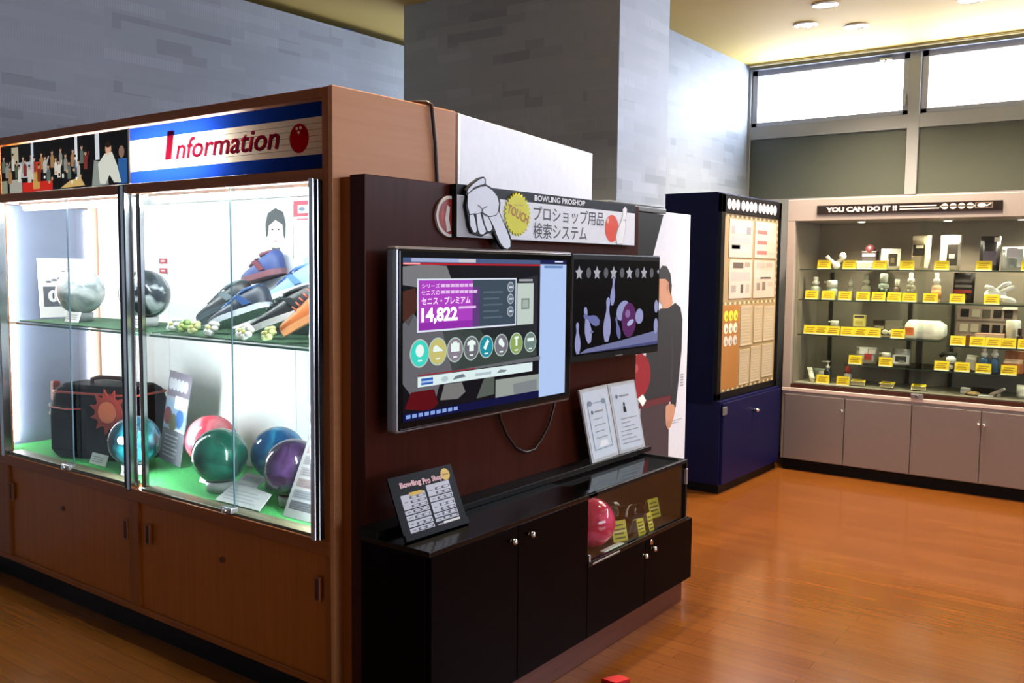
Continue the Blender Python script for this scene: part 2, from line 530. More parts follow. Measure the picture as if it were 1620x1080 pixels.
dls = [((-1.98, 5.92), 'recessed ceiling downlight nearest the pillar, behind a pair of others'),
       ((-2.24, 6.32), 'recessed ceiling downlight closest to the bright wall above the blue cabinet'),
       ((-1.97, 6.55), 'recessed ceiling downlight nearest the left window pane'),
       ((-1.21, 6.31), 'recessed ceiling downlight at the top edge above the right window pane')]
extra = [(0.1, 6.1, .1), (-1.0, 4.5, .35), (0.4, 4.5, .2), (1.8, 5.6, .1), (-2.28, 2.75, 1.0), (1.4, 3.0, .1)]  # unseen downlights added for light; the counter one follows its floor shadow
d0 = make_downlight(dls[0][1])
for i, ((x, y), lab) in enumerate(dls):
    k = (.5, .55, .9, 1.1)[i]
    if i == 0: d0.location = (x, y, 3.16)
    else: copy_tree(d0, (x, y, 3.16), lab, rotz=i * .9)
    spot_lamp('downlight_beam', (x, y, 3.12), DOWNLIGHT_W * k)
for i, (x, y, k) in enumerate(extra):
    copy_tree(d0, (x, y, 3.16), 'unseen ceiling downlight added out over the floor', rotz=i * .7)
    spot_lamp('downlight_beam', (x, y, 3.12), DOWNLIGHT_W * k)

# =================================================================== INFORMATION CABINET
ci = thing('display_cabinet', 'tall oak glass-fronted display cabinet under the lit Information sign', 'display cabinet', (-3.42, 2.3, 0))
XL, XR = -4.66, -2.19
m = MB(); m.box(XL + .02, XR - .03, 2.035, 2.57, 0, .10, BLACK).build('plinth', ci)
panels(ci, OAK_H, .003, [('bottom_panel', XL + .02, XR - .02, 2.0, 2.565, .10, .125), ('counter_rail', XL, XR - .02, 1.995, 2.03, .556, .605), ('case_deck', XL + .02, XR - .02, 2.03, 2.565, .575, .60),
    ('header_rail', -4.402, -2.241, 1.998, 2.04, 2.022, 2.055), ('header_rail', -4.402, -2.241, 1.998, 2.04, 1.765, 1.803), ('top_panel', XL + .02, XR - .02, 2.04, 2.59, 2.035, 2.05), ('back_panel', XL + .02, XR - .02, 2.566, 2.59, .1, 2.034)])
panels(ci, OAK_V, .002, [('front_stile', XL, -4.403, 2.0, 2.03, .126, 2.055), ('front_stile', -3.40, -3.33, 2.0, 2.03, .126, .555), ('front_stile', -2.240, XR - .02, 2.0, 2.03, .126, 2.055)])
MB().box(XL + .02, XR - .02, 2.04, 2.55, 1.775, 1.79, WHITE).build('case_ceiling', ci)
MB().box(XR - .02, XR, 1.998, 2.592, .0, 2.057, OAK_SIDE_LIT, .003).build('end_panel', ci)
m = MB(); m.box(XL, XL + .02, 2.03, 2.57, .1, 2.05, OAK_H).build('end_panel', ci)
m = MB()
m.box(-4.54, XR - .021, 2.545, 2.562, .60, 1.775, WHITE)
m.box(-2.235, XR - .021, 2.05, 2.545, .60, 1.775, WHITE)
for x in (-3.93, -3.45, -3.02): m.box(x, x + .002, 2.543, 2.546, .60, 1.775, PAPERG)
m.build('white_lining', ci)
MB().box(-4.64, -4.54, 2.535, 2.56, .60, 1.775, pm('#c99c86', .5)).build('back_stile', ci)
MB().box(-4.638, -4.618, 2.10, 2.535, .60, 1.77, pm('#6f7890', .35)).build('side_lining', ci)
MB().box(-4.61, -2.24, 2.07, 2.54, .601, .606, TURF).build('turf_mat', ci)
# fluorescent tubes
TUBE = pm('#f4fbff', .4, em=TUBE_GLOW)
TUBE_L = pm('#f4fbff', .4, em=TUBE_GLOW * 2.2)
BEAD = pm('#ffffff', .4, em=TUBE_GLOW * .35)
for x0, x1 in ((-4.35, -3.42), (-3.3, -2.3)):
    m = MB(); m.cyl((x0, 2.09, 1.745), (x1, 2.09, 1.745), .012, .012, TUBE, 12)
    m.box(x0 - .02, x1 + .02, 2.07, 2.11, 1.757, 1.775, WHITE); m.build('light_tube', ci)
m = MB(); m.cyl((-4.585, 2.12, .63), (-4.585, 2.12, 1.75), .016, .016, BEAD, 12); m.build('light_tube', ci)
for x in (-3.44, -2.33):
    m = MB(); m.cyl((x, 2.064, .64), (x, 2.064, 1.19), .008, .008, TUBE_L, 10); m.build('light_tube', ci)
m = MB()
for k in range(38): m.ball((-4.61, 2.525, .64 + k * .03), .0085, BEAD, 8)
m.build('bead_light_strip', ci)
# chrome door posts, tracks
m = MB()
m.box(-3.397, -3.372, 1.985, 2.02, .605, 1.80, BLACK, .003); m.box(-3.372, -3.345, 1.98, 2.02, .60, 1.80, CHROME, .004); m.box(-3.33, -3.305, 2.02, 2.04, .605, 1.77, CHROME, .003)
m.build('door_post', ci)
m = MB(); m.box(-2.285, -2.262, 1.98, 2.015, .60, 1.775, CHROME, .004); m.box(-2.262, -2.245, 1.985, 2.02, .605, 1.77, BLACK, .002); m.build('door_post', ci)
m = MB(); m.box(-4.425, -4.395, 1.98, 2.02, .60, 1.78, CHROME, .004); m.build('door_post', ci)
m = MB()
m.box(-4.39, -3.40, 2.0, 2.06, .6035, .622, pm('#5c5a44', .4), .002)
m.box(-3.30, -2.285, 2.0, 2.06, .6035, .616, pm('#5c5a44', .4), .002)
m.build('sliding_track', ci)
for x0, x1, y in ((-4.395, -3.85, 2.020), (-3.852, -3.40, 2.034), (-3.33, -2.737, 2.034), (-2.739, -2.285, 2.020)):
    m = MB(); m.box(x0, x1, y, y + .005, .624, 1.765, GLASS); g = m.build('glass_door', ci)
    xe = {-4.395: x1, -2.739: x0}.get(x0)
    if xe:
        MB().box(xe - .0012, xe + .0012, y - .0005, y + .0055, .624, 1.765, pm('#4a6470', .2)).build('glass_edge', g)
for x in (-3.86, -2.74):
    m = MB(); m.box(x - .03, x + .03, 1.985, 2.018, .612, .634, STEEL, .004); m.cyl((x, 1.99, .622), (x, 1.972, .622), .009, .008, CHROME, 12); m.build('door_lock', ci)
# glass shelves with turf strips
for x0, x1 in ((-4.60, -3.36), (-3.34, -2.245)):
    m = MB(); m.box(x0, x1, 2.075, 2.52, 1.208, 1.216, SHELFG); sh = m.build('glass_shelf', ci)
    MB().box(x0, x1, 2.0735, 2.075, 1.208, 1.216, EDGEG).build('shelf_edge', sh)
    MB().box(x0 + .12 if x0 < -4 else x0 + .02, x1 - .02, 2.11, 2.50, 1.2165, 1.222, TURF_D).build('turf_strip', sh)
# lower sliding doors
def pull(x, z, par):
    m = MB(); m.box(x - .013, x + .013, 1.994, 2.006, z - .042, z + .042, pm('#8a4a1c', .4), .003)
    m.box(x - .008, x + .008, 1.9925, 2.0, z - .035, z + .035, pm('#3a0f08', .6)); m.build('recessed_pull', par)
for x0, x1, y, px_, pz, lx in ((-4.40, -3.39, 2.012, -3.413, .43, -3.933), (-3.34, -2.24, 2.012, -3.256, .437, -2.799)):
    m = MB(); m.box(x0, x1, y, y + .018, .125, .557, OAK_DOOR); d = m.build('sliding_door', ci)
    pull(px_, pz, d)
    pull(-2.272 if px_ > -3.3 else -4.375, .435, d)
    m = MB(); m.cyl((lx, 2.013, .425), (lx, 2.004, .425), .011, .010, pm('#5c2c10', .4), 14); m.build('door_lock', d)

# header light box
hs = thing('lightbox_sign', 'lit red Information lettering sign with blue bands and red ball on the cabinet header', 'sign', (-2.8, 2.02, 1.803))
f = fy(2.012)
m = MB()
A0, A1, B0, B1 = -3.343, -2.243, 1.805, 2.015
bl_w, bl_b, bl_r, bl_c = backlit('#f4f1e2'), backlit('#16348a'), backlit('#c8496c'), backlit('#b31226')
zb0, zb1 = 1.850, 1.968
m.rect(f, A0, zb0, A1, zb1, bl_w, 0); m.rect(f, A0, B0, A1, zb0, bl_b, 0); m.rect(f, A0, zb1, A1, B1, bl_b, 0)
m.build_raw('printed_face', hs)
m = MB()
gl = pm('#6f7a68', .6)
for k in range(1, 6): m.rect(f, -2.75, zb0 + .0195 * k, A1, zb0 + .0195 * k + .0014, gl, 1)
m.build_raw('lane_lines', hs)
m = MB(); RED = backlit('#f03464'); REDS = backlit('#5a4450')
m.text(f, 'I', -3.108, 1.880, -3.045, 1.984, REDS, 2, bold=.02, shear=.1)
m.text(f, 'I', -3.112, 1.882, -3.052, 1.986, RED, 3, bold=.02, shear=.1)
m.text(f, 'nformation', -3.038, 1.878, -2.455, 1.953, REDS, 2, bold=.012, shear=.22)
m.text(f, 'nformation', -3.043, 1.880, -2.460, 1.955, RED, 3, bold=.012, shear=.22)
m.build_raw('lettering', hs)
m = MB(); m.ell(f, -2.360, 1.906, .047, .047, backlit('#b8101e'), 2, 32)
for a, b_ in ((-2.371, 1.938), (-2.353, 1.939), (-2.362, 1.925)): m.ell(f, a, b_, .006, .005, pm('#e9b9b4', .5), 3, 10)
m.build_raw('ball_emblem', hs)
m = MB(); m.box(-3.352, -3.342, 2.008, 2.016, 1.806, 2.018, WHITE).build('divider', hs)
HT = pm('#fbfcf4', .4, em=HEADER_GLOW)
m = MB()
m.cyl((-4.36, 2.10, 1.91), (-3.40, 2.10, 1.91), .014, .014, HT, 12); m.cyl((-3.30, 2.10, 1.91), (-2.82, 2.10, 1.91), .014, .014, HT, 12)
m.build('light_tube', hs)
m = MB(); m.box(-4.38, -2.82, 2.15, 2.16, 1.80, 2.028, WHITE).build('reflector', hs)

def lit(c): return pm(c, .4, em=.85, spec=.1)
cp = thing('photo_panel', 'backlit photo collage of people playing and party games left of the Information lettering', 'photo panel', (-3.87, 2.02, 1.803))
m = MB(); f = fy(2.012)
pw, ph = 1.045, .211; a_, b_ = -4.40, 1.805
m.rect(f, a_, b_, a_ + pw, b_ + ph, lit('#0d0b0a'), 0); m.build_raw('photo_sheet', cp)
m = MB(); rnd = random.Random(3)
def pt(x0, y0, x1, y1, c, l=1): m.rect(f, a_ + x0 * pw, b_ + y0 * ph, a_ + x1 * pw, b_ + y1 * ph, lit(c), l)
SHIRT = ['#8c8a80', '#d9d3c4', '#4d5a48', '#a57a4e', '#b9b6ad', '#5f6a60', '#7a2f28', '#c9c6b8', '#3f4a5a']
for k in range(26):                                  # a crowd of people, far rows first
    x, y = a_ + (.03 + .027 * k + rnd.uniform(-.008, .008)) * pw, b_ + (.70 - .12 * (k % 3) + rnd.uniform(-.04, .04)) * ph
    c = lit(rnd.choice(SHIRT)); w_ = rnd.uniform(.011, .016); l = 2 + k % 3
    m.poly(f, [(x - w_, y - .055), (x + w_, y - .055), (x + w_ * 1.1, y - .012), (x + w_ * .5, y), (x - w_ * .5, y), (x - w_ * 1.1, y - .012)], c, l)
    m.ell(f, x, y + .010, .0085, .011, lit('#c09878'), l, 12); m.ell(f, x, y + .017, .0088, .006, lit('#2a2018'), l + .3, 10)
    if k % 4 == 1: m.poly(f, [(x + w_, y - .02), (x + w_ * 2.2, y + .012), (x + w_ * 1.9, y + .018), (x + w_ * .6, y - .006)], c, l)
for k in range(14):
    x, y = a_ + rnd.uniform(.36, .68) * pw, b_ + rnd.uniform(.12, .36) * ph
    m.rect(f, x - .007, y - .006, x + .007, y + .006, lit(rnd.choice(['#e8e4d4', '#1d1a18', '#d0a37c', '#f0eee6'])), 5)
pt(0, 0, .055, .27, '#8d9079', 2); pt(.075, 0, .185, .28, '#a7a598', 2); pt(.19, 0, .44, .2, '#c8281a', 2); pt(.28, .05, .335, .4, '#c89a50', 3); pt(.27, .38, .35, .6, '#b53a22', 3)
pt(.10, .6, .16, .95, '#b5ad92', 2); pt(.155, .3, .27, .62, '#b4b8bd', 2); pt(.27, .25, .29, 1, '#c9d3dc', 3); pt(.62, .4, .64, 1, '#dfe4ea', 3); pt(.77, .5, .80, 1, '#d8dde4', 2)
m.poly(f, [(a_ + x * pw, b_ + y * ph) for x, y in ((.5, .02), (.69, .04), (.66, .2), (.58, .16))], lit('#d2b06a'), 3)
m.poly(f, [(a_ + x * pw, b_ + y * ph) for x, y in ((.74, .0), (.86, .02), (.85, .42), (.76, .5))], lit('#8f978f'), 2)
m.poly(f, [(a_ + x * pw, b_ + y * ph) for x, y in ((.79, .42), (.84, .6), (.89, .62), (.925, .35), (.95, .04), (.90, .05), (.87, .2), (.84, .03), (.80, .05))], lit('#d9dccf'), 4)
m.ell(f, a_ + .865 * pw, b_ + .68 * ph, .022, .024, lit('#d7a98a'), 4, 14); m.ell(f, a_ + .865 * pw, b_ + .76 * ph, .022, .012, lit('#241a14'), 5, 14)
pt(.93, .02, .99, .48, '#2d5f9e', 2); m.ell(f, a_ + .955 * pw, b_ + .6 * ph, .02, .024, lit('#8a6f60'), 3, 12)
m.build_raw('photo_print', cp)

# ------------------------------------------------------------------ contents of the cabinet
RB = .108


def bowling_ball(c, mat, label, group=None):
    m = MB(); m.ball(c, RB, mat, 48); o = m.build('bowling_ball', None, c); tag(o, label, 'bowling ball', group)
    return o


def ring_stand(c, zb, label, mat, hgt=.04):
    m = MB(); r = .052
    m.lathe((c[0], c[1], zb), [(r - .006, .001), (r - .006, 0), (r, 0), (r + .004, hgt), (r - .002, hgt), (r - .006, .001)], mat, 28, caps=False)
    o = m.build('ball_stand', None, (c[0], c[1], zb)); tag(o, label, 'ball stand', 'ring stands under the balls')


CLEARP = pm('#c3cfd0', .25, trans=.0)
GREYST = pm('#9fa3a3', .4)
zs, zf = 1.2225, .6065


def seat(z, hgt=.04): return z + hgt + math.sqrt(RB ** 2 - .050 ** 2) + .0032


for nm, x, y, zb, mat, lab in (
        ('pearl', -4.22, 2.27, zs, swirl('pearl_resin', '#e9ecec', '#c2c8c9', '#8b9596', 6), 'pearl white and grey bowling ball on the upper shelf before the white card'),
        ('mono', -3.70, 2.28, zs, swirl('black_white_resin', '#1e272d', '#2b3740', '#dfe6ea', 7), 'black and white swirled bowling ball partly behind the chrome post, upper shelf'),
        ('teal', -3.59, 2.15, zf, swirl('teal_blue_resin', '#061f28', '#0b3f4c', '#176a70', 6), 'teal and dark blue bowling ball beside the bag behind the chrome post'),
        ('pink', -3.35, 2.36, zf, swirl('pink_resin', '#f08c98', '#e24a5c', '#c62f44', 6), 'pink marbled bowling ball behind the green ball'),
        ('green', -3.055, 2.19, zf, swirl('green_resin', '#0a4a3c', '#0d5a4a', '#14705c', 5), 'dark green bowling ball at the front of the cabinet floor'),
        ('blue', -2.91, 2.36, zf, swirl('blue_resin', '#0d4a80', '#1668a0', '#3aa0d0', 6), 'bright blue bowling ball half hidden by the purple ball'),
        ('purple', -2.66, 2.225, zf, swirl('purple_resin', '#2e1c38', '#402a50', '#241428', 6), 'dark purple bowling ball next to the leaning printed sheet')):
    bowling_ball((x, y, seat(zb)), mat, lab)
    ring_stand((x, y), zb, 'low grey ring stand under the ' + lab.split(' bowling')[0] + ' ball', GREYST if nm not in ('teal', 'mono') else WHITE)
m = MB(); q = Fr((-3.59 + RB * .50, 2.15 - RB * .84, seat(zf) + .02), (.86, .51, 0), (0, 0, 1)); m.ell(q, 0, 0, .018, .018, PAPER, 4, 18); m.ell(q, 0, 0, .008, .006, INKG, 6, 12)
m.build_raw('logo_disc', [b_ for b_ in bpy.data.objects if b_.name.startswith('bowling_ball')][2])
# white price labels in front of stands
def price_label(x, y, z, w, h, label, tilt=.35):
    f = Fr((x, y, z), (1, 0, 0), (0, math.sin(tilt), math.cos(tilt)))
    m = MB(); m.prism([(-w / 2, 0), (w / 2, 0), (w / 2, h), (-w / 2, h)], f, -.003, 0, WHITE)
    for k in range(3): m.rect(f, -w * .36, h * (.25 + .2 * k), w * .3, h * (.31 + .2 * k), INKG, 1)
    o = m.build('price_label', None, (x, y, z)); tag(o, label, 'price label')
price_label(-4.17, 2.195, zs, .12, .05, 'white price label in front of the pearl ball')
price_label(-3.63, 2.18, zs, .10, .055, 'white price label in front of the black and white ball')
price_label(-3.545, 2.087, zf, .11, .055, 'white price label at the foot of the teal ball')
price_label(-3.86, 2.13, zf, .13, .05, 'white price label beside the brown bag')
price_label(-3.20, 2.22, zf, .08, .05, 'white price label between the pink ball and the green ball')

# leaning cards
def sheet(name, fr, w, h, label, cat, draw, base=PAPER, th=.004):
    m = MB(); m.prism([(-w / 2, 0), (w / 2, 0), (w / 2, h), (-w / 2, h)], fr, -th, 0, base)
    o = m.build(name, None, fr.p(0, 0)); tag(o, label, cat)
    p = MB(); draw(p, fr, w, h); p.build_raw('print', o)
    return o


def d_card(p, f, w, h):
    g = pm('#4a505a', .6)
    p.rect(f, -w * .42, h * .18, w * .42, h * .52, g, 1)
    for k in range(6): p.ell(f, -w * .3 + k * w * .12, h * (.60 + .03 * (k % 3)), w * .07, h * .018, g, 1, 10)
    p.ell(f, -w * .22, h * .36, w * .11, h * .10, PAPER, 2); p.ell(f, -w * .22, h * .36, w * .02, h * .06, INK, 3)
    p.rect(f, w * .05, h * .22, w * .38, h * .28, PAPERG, 2)
    p.ell(f, .02 * w, h * .78, .05 * w, .012 * h, INKG, 1); p.rect(f, w * .1, h * .80, w * .35, h * .81, INKG, 1)
sheet('card', Fr((-4.585, 2.385, zs), (0, 1, 0), (-.08, 0, 1)), .245, .295, 'white printed card standing behind the pearl ball', 'card', d_card)


def d_leaf(p, f, w, h):
    p.rect(f, -w * .5, 0, w * .5, h * .36, pm('#5c6068', .6), 1); p.rect(f, -w * .5, h * .36, w * .5, h * .68, pm('#7c94ac', .6), 1)
    p.rect(f, -w * .5, h * .72, w * .5, h, pm('#645c68', .6), 1)
    for k in range(5): p.ell(f, -w * .36 + k * w * .17, h * .86, w * .11, h * .07, pm('#a3a5aa', .7), 2, 12)
    p.rect(f, -w * .08, h * .60, w * .5, h * .74, pm('#c4c8cc', .7), 2)
    for a, b_, c in ((-.33, .50, '#6b3a3c'), (-.06, .44, '#5a5a44'), (.22, .50, '#3a5f92')): p.ell(f, a * w, b_ * h, w * .18, h * .10, pm(c, .5), 3, 18)
    p.rect(f, -w * .2, h * .36, w * .5, h * .385, pm('#c4c8cc', .7), 2)
    for k in range(6): p.rect(f, -w * .35, h * (.06 + .045 * k), w * (.2 + .04 * (k % 3)), h * (.075 + .045 * k), pm('#a3a5aa', .7), 2)
sheet('leaflet', Fr((-3.62, 2.33, zf + .012), (1, -.15, -.05), (.08, .12, 1)), .21, .40, 'tilted leaflet printed with three balls behind the teal ball', 'leaflet', d_leaf, pm('#8a9098', .7))


def d_text(p, f, w, h):
    p.rect(f, -w * .40, h * .74, w * .3, h * .9, pm('#5d666c', .6), 1)
    for k in range(7): p.rect(f, -w * .42, h * (.08 + .085 * k), w * (.40 - .05 * (k % 3)), h * (.11 + .085 * k), INKG, 1)
# L-shaped card
fr = Fr((-2.80, 2.075, zf + .006), (1, 0, 0), (0, .75, .66))
m = MB(); m.prism([(-.13, 0), (.13, 0), (.13, .075), (.03, .085), (.045, .14), (-.075, .14)], fr, -.004, 0, pm('#a4a8a8', .7))
o = m.build('card', None, fr.p(0, 0)); tag(o, 'white notched card lying tilted before the green ball and the purple ball', 'card')
p = MB(); p.rect(fr, -.07, .105, .03, .128, INKG, 1); p.rect(fr, -.075, .083, .025, .092, INKG, 1)
for k in range(4): p.rect(fr, -.10, .014 + .014 * k, .09 - .02 * (k % 2), .019 + .014 * k, INKG, 1)
p.build_raw('print', o)


def d_news(p, f, w, h):
    for k, c in enumerate(('#8a7c80', '#7c6266', '#726c70', '#7c7478', '#72605f', '#686e74', '#42464c')):
        p.rect(f, -w * .42, h * (.88 - .13 * k), w * .42, h * (.98 - .13 * k), pm(c, .7), 1)
        for j in range(3): p.rect(f, -w * .36, h * (.895 - .13 * k + .026 * j), w * (.36 - .1 * ((j + k) % 3)), h * (.905 - .13 * k + .026 * j), pm('#54585e', .7), 2)
sheet('notice', Fr((-2.47, 2.10, zf), (1, 0, .0), (.25, .22, 1)), .20, .32, 'printed notice sheet leaning at the right end of the cabinet floor', 'notice', d_news, pm('#8c8e90', .7))


def d_person(p, f, w, h):
    p.rect(f, -w * .5, 0, w * .5, h, pm('#e4f2f4', .7), 0.6)
    skin, hair = pm('#ead2c2', .6), pm('#25292c', .6)
    p.poly(f, [(-.15, .0), (-.14, .10), (-.06, .17), (.06, .17), (.14, .10), (.15, .0)], pm('#f3f5f6', .6), 1)
    p.ell(f, 0, .235, .05, .068, skin, 2, 24)
    p.poly(f, [(-.062, .21), (-.066, .27), (-.05, .315), (0, .335), (.05, .318), (.066, .27), (.062, .20), (.05, .22), (.045, .265), (.0, .285), (-.043, .262), (-.05, .22)], hair, 3)
    for a in (-.02, .02): p.ell(f, a, .245, .008, .004, INK, 3, 10)
    p.ell(f, 0, .198, .014, .004, pm('#b8787a', .6), 3, 10)
    p.ell(f, 0, .135, .018, .02, pm('#3c5058', .6), 3, 12); p.poly(f, [(-.03, .17), (0, .10), (.03, .17)], pm('#3c5058', .6), 2)
sheet('poster', Fr((-3.13, 2.537, 1.40), (1, 0, 0), (0, 0, 1)), .22, .345, 'pale poster of a dark-haired person on the white back of the cabinet', 'poster', d_person, th=.003)


def d_red(p, f, w, h):
    r = pm('#c03a4a', .6)
    p.rect(f, -w * .5, h * .82, w * .5, h, r, 1); p.rect(f, -w * .42, h * .86, w * .42, h * .95, PAPER, 2); p.rect(f, -w * .44, h * .785, w * .5, h * .80, r, 1)
    for k in range(5): p.ell(f, -w * .34 + k * w * .17, h * .905, w * .06, h * .025, pm('#5a6a7a', .6), 3, 10)
    p.ell(f, w * .15, h * .62, w * .2, h * .08, pm('#8fa0b0', .6), 1, 14); p.rect(f, -w * .4, h * .47, w * .45, h * .475, INKG, 1)
    p.ell(f, -.05 * w, h * .32, w * .28, h * .08, pm('#a9b9c4', .6), 1, 14); p.rect(f, -w * .45, h * .1, w * .45, h * .13, pm('#d9a8ae', .6), 1)
sheet('poster', Fr((-2.85, 2.537, 1.40), (1, 0, 0), (0, 0, 1)), .33, .36, 'white and red shoe poster in the right back corner of the cabinet', 'poster', d_red, th=.003)
fr = fy(2.543)
for z in (1.508, 1.462):
    m = MB(); m.box(-3.995, -3.935, 2.540, 2.5445, z - .012, z + .012, pm('#9c3a44', .6)); q = Fr((0, 2.540, 0), (1, 0, 0), (0, 0, 1))
    m.rect(q, -3.98, z - .003, -3.95, z + .003, PAPER, 1)
    o = m.build('sticker', None); tag(o, 'small dark red sticker on the cabinet back, %s of a pair' % ('upper' if z > 1.48 else 'lower'), 'sticker')

# ------------------------------------------------------------------ bag
bg = thing('bowling_bag', 'dark brown bowling bag with red trim and a round orange badge', 'bag', (-4.0, 2.27, zf))
LEA = pm('#040201', .55, bump=.15, spec=.03); LEB = pm('#3a1b16', .5); REDL = pm('#8c2a1e', .45)
m = MB(Matrix.Translation((-4.02, 2.29, zf)) @ Matrix.Rotation(.32, 4, 'Z'))
def rr(w, d, z, r=.05, n=5):
    pts = []
    for cx, cy, a in ((w - r, d - r, 0), (-w + r, d - r, PI / 2), (-w + r, -d + r, PI), (w - r, -d + r, 1.5 * PI)):
        for k in range(n + 1): pts.append((cx + r * math.cos(a + k * PI / 2 / n), cy + r * math.sin(a + k * PI / 2 / n), z))
    return pts
m.ring([rr(.23, .115, 0), rr(.245, .125, .02), rr(.25, .13, .16), rr(.24, .125, .27), rr(.225, .115, .315), rr(.20, .095, .335)], LEA)
m.build('bag_body', bg)
m = MB(Matrix.Translation((-4.02, 2.29, zf)) @ Matrix.Rotation(.32, 4, 'Z'))
m.tube([(a, b_, z) for a, b_, z in rr(.237, .122, .30)] + [rr(.237, .122, .30)[0]], .006, REDL, 6); m.build('piping', bg)
m = MB(Matrix.Translation((-4.02, 2.29, zf)) @ Matrix.Rotation(.32, 4, 'Z'))
m.tube([(-.1, 0, .33), (-.1, 0, .352), (-.06, 0, .36), (.06, 0, .36), (.1, 0, .352), (.1, 0, .33)], .010, LEB, 8); m.build('handle', bg)
m = MB(Matrix.Translation((-4.02, 2.29, zf)) @ Matrix.Rotation(.32, 4, 'Z'))
m.box(-.21, -.02, -.150, -.12, .03, .24, LEA, .015); m.tube([(-.2, -.151, .235), (-.115, -.153, .228), (-.03, -.151, .235)], .004, REDL, 6); m.build('front_pocket', bg)
fb = Fr((-4.02 + .11 * math.cos(.32) + .133 * math.sin(.32), 2.29 + .11 * math.sin(.32) - .133 * math.cos(.32), zf + .225), (math.cos(.32), math.sin(.32), 0), (0, 0, 1))
m = MB(); c = lambda r, n=28: [(r * math.cos(2 * PI * k / n), r * math.sin(2 * PI * k / n)) for k in range(n)]
m.prism(c(.072), fb, -.004, .006, REDL); m.prism(c(.055), fb, .006, .009, pm('#6f1f18', .5)); m.prism(c(.048), fb, .009, .013, pm('#b5603f', .45))
for k in range(9):
    a = .5 + k * .55; r0, r1 = .070, .105
    m.prism([(r0 * math.cos(a), r0 * math.sin(a)), (r1 * math.cos(a + .18), r1 * math.sin(a + .18)), (r0 * .98 * math.cos(a + .42), r0 * .98 * math.sin(a + .42))], fb, -.004, .004, REDL)
m.build('round_badge', bg)
m = MB()
m.box(-4.325, -4.285, 2.165, 2.20, zf + .24, zf + .335, REDL, .01)
for k in range(3): m.ball((-4.318 + .012 * (k % 2), 2.165, zf + .22 - .02 * k), .010, WHITE, 10)
m.build('side_strap', bg)

# ------------------------------------------------------------------ shoes
def shoe(M, label, upper, sole, lace, accent, L=.285):
    t = thing('bowling_shoe', label, 'shoe', M.to_translation(), 'shoes piled on the upper shelf')
    og = M.to_translation()
    w = lambda s: .030 + .022 * math.sin(PI * min(1, max(0, s)) ** .8) * (1.0 if s > .4 else .75) + (.006 if s > .55 and s < .9 else 0)
    S_ = [0, .04, .12, .25, .4, .55, .7, .82, .92, .98, 1.0]
    # sole
    m = MB(M); up = [];
    for s in S_:
        k = w(s) * (0.35 if s in (0, 1.0) else (.75 if s in (.04, .98) else 1))
        up.append((s * L, k))
    out = [(x, k) for x, k in up] + [(x, -k) for x, k in up[::-1]]
    fl = Fr((0, 0, 0), (1, 0, 0), (0, 1, 0)); m.prism(out, fl, 0, .024, sole); m.build('sole', t)
    # upper: lofted sections
    H = [.075, .098, .106, .098, .088, .076, .062, .053, .047, .040, .030]
    m = MB(M); rings = []
    for s, h in zip(S_, H):
        k = w(s) * (0.4 if s in (0, 1.0) else (.78 if s in (.04, .98) else .98)); r = []
        for i in range(13):
            a = PI * i / 12
            pw_ = 1.0 if s > .5 else .6
            r.append((s * L, k * math.copysign(abs(math.cos(a)) ** pw_, math.cos(a)), .022 + (h - .022) * math.sin(a) ** .8))
        rings.append(r)
    m.ring(rings, upper, closed_u=False, cap0=True, cap1=True); m.build('upper', t)
    m = MB(M); m.lathe((.072, 0, .092), [(.034, .0), (.036, .012), (.029, .014), (.024, .004)], accent, 18, 1.5, .85); m.build('collar', t)
    m = MB(M); m.prism([(.11, -.02), (.11, .02), (.165, .017), (.165, -.017)], Fr((0, 0, 0), (1, 0, -.28), (0, 1, 0)), .112, .124, accent); m.build('tongue', t)
    m = MB(M)
    for k in range(5):
        x = .125 + .019 * k; z = .103 - .0075 * k
        m.tube([(x, -.030, z - .014), (x + .006, 0, z + .004), (x, .030, z - .014)], .0032, lace, 6)
    m.build('laces', t)
    for sd in (-1, 1):
        m = MB(M); m.prism([(.06, .03), (.10, .075), (.13, .075), (.095, .03)], Fr((0, sd * .0475, 0), (1, 0, 0), (0, 0, 1)), -.003, .003, accent); m.build('side_stripe', t)
    return t


def SM(heel, toe, rol=0.0):
    """pose of a shoe lying with its heel bottom at one point and its toe towards another"""
    h = Vector(heel); d = (Vector(toe) - h).normalized()
    y = Vector((0, 0, 1)).cross(d).normalized(); z = d.cross(y)
    return Matrix(((d.x, y.x, z.x, h.x), (d.y, y.y, z.y, h.y), (d.z, y.z, z.z, h.z), (0, 0, 0, 1))) @ Matrix.Rotation(rol, 4, 'X')


NV = pm('#142033', .45); BK = pm('#14181b', .42); LB = pm('#8db2e6', .5); ORG_ = pm('#e07a3a', .5); WS = pm('#e8eaec', .5); GR = pm('#8d9698', .5); OFF = pm('#cdd6df', .5)
shoe(SM((-3.13, 2.42, 1.345), (-3.391, 2.33, 1.236), 0.2), 'black and charcoal shoe pointing left, toe low beside the empty turf', BK, pm('#39434a', .5), BK, pm('#6c7a82', .5))
shoe(SM((-2.90, 2.33, 1.33), (-3.152, 2.22, 1.232), 0.25), 'navy shoe with pale sole and blue laces in the middle of the pile', NV, OFF, pm('#7fa0d0', .5), pm('#2b4f86', .5))
shoe(SM((-2.61, 2.34, 1.335), (-2.84, 2.17, 1.232), 0.15), 'large black shoe with white sole edge at the front of the pile', BK, WS, BK, pm('#2a3034', .5))
shoe(SM((-2.78, 2.475, 1.41), (-3.05, 2.44, 1.335), 0.1), 'light blue shoe with dark blue laces on top of the pile', LB, WS, pm('#26437c', .5), pm('#5d86c8', .5))
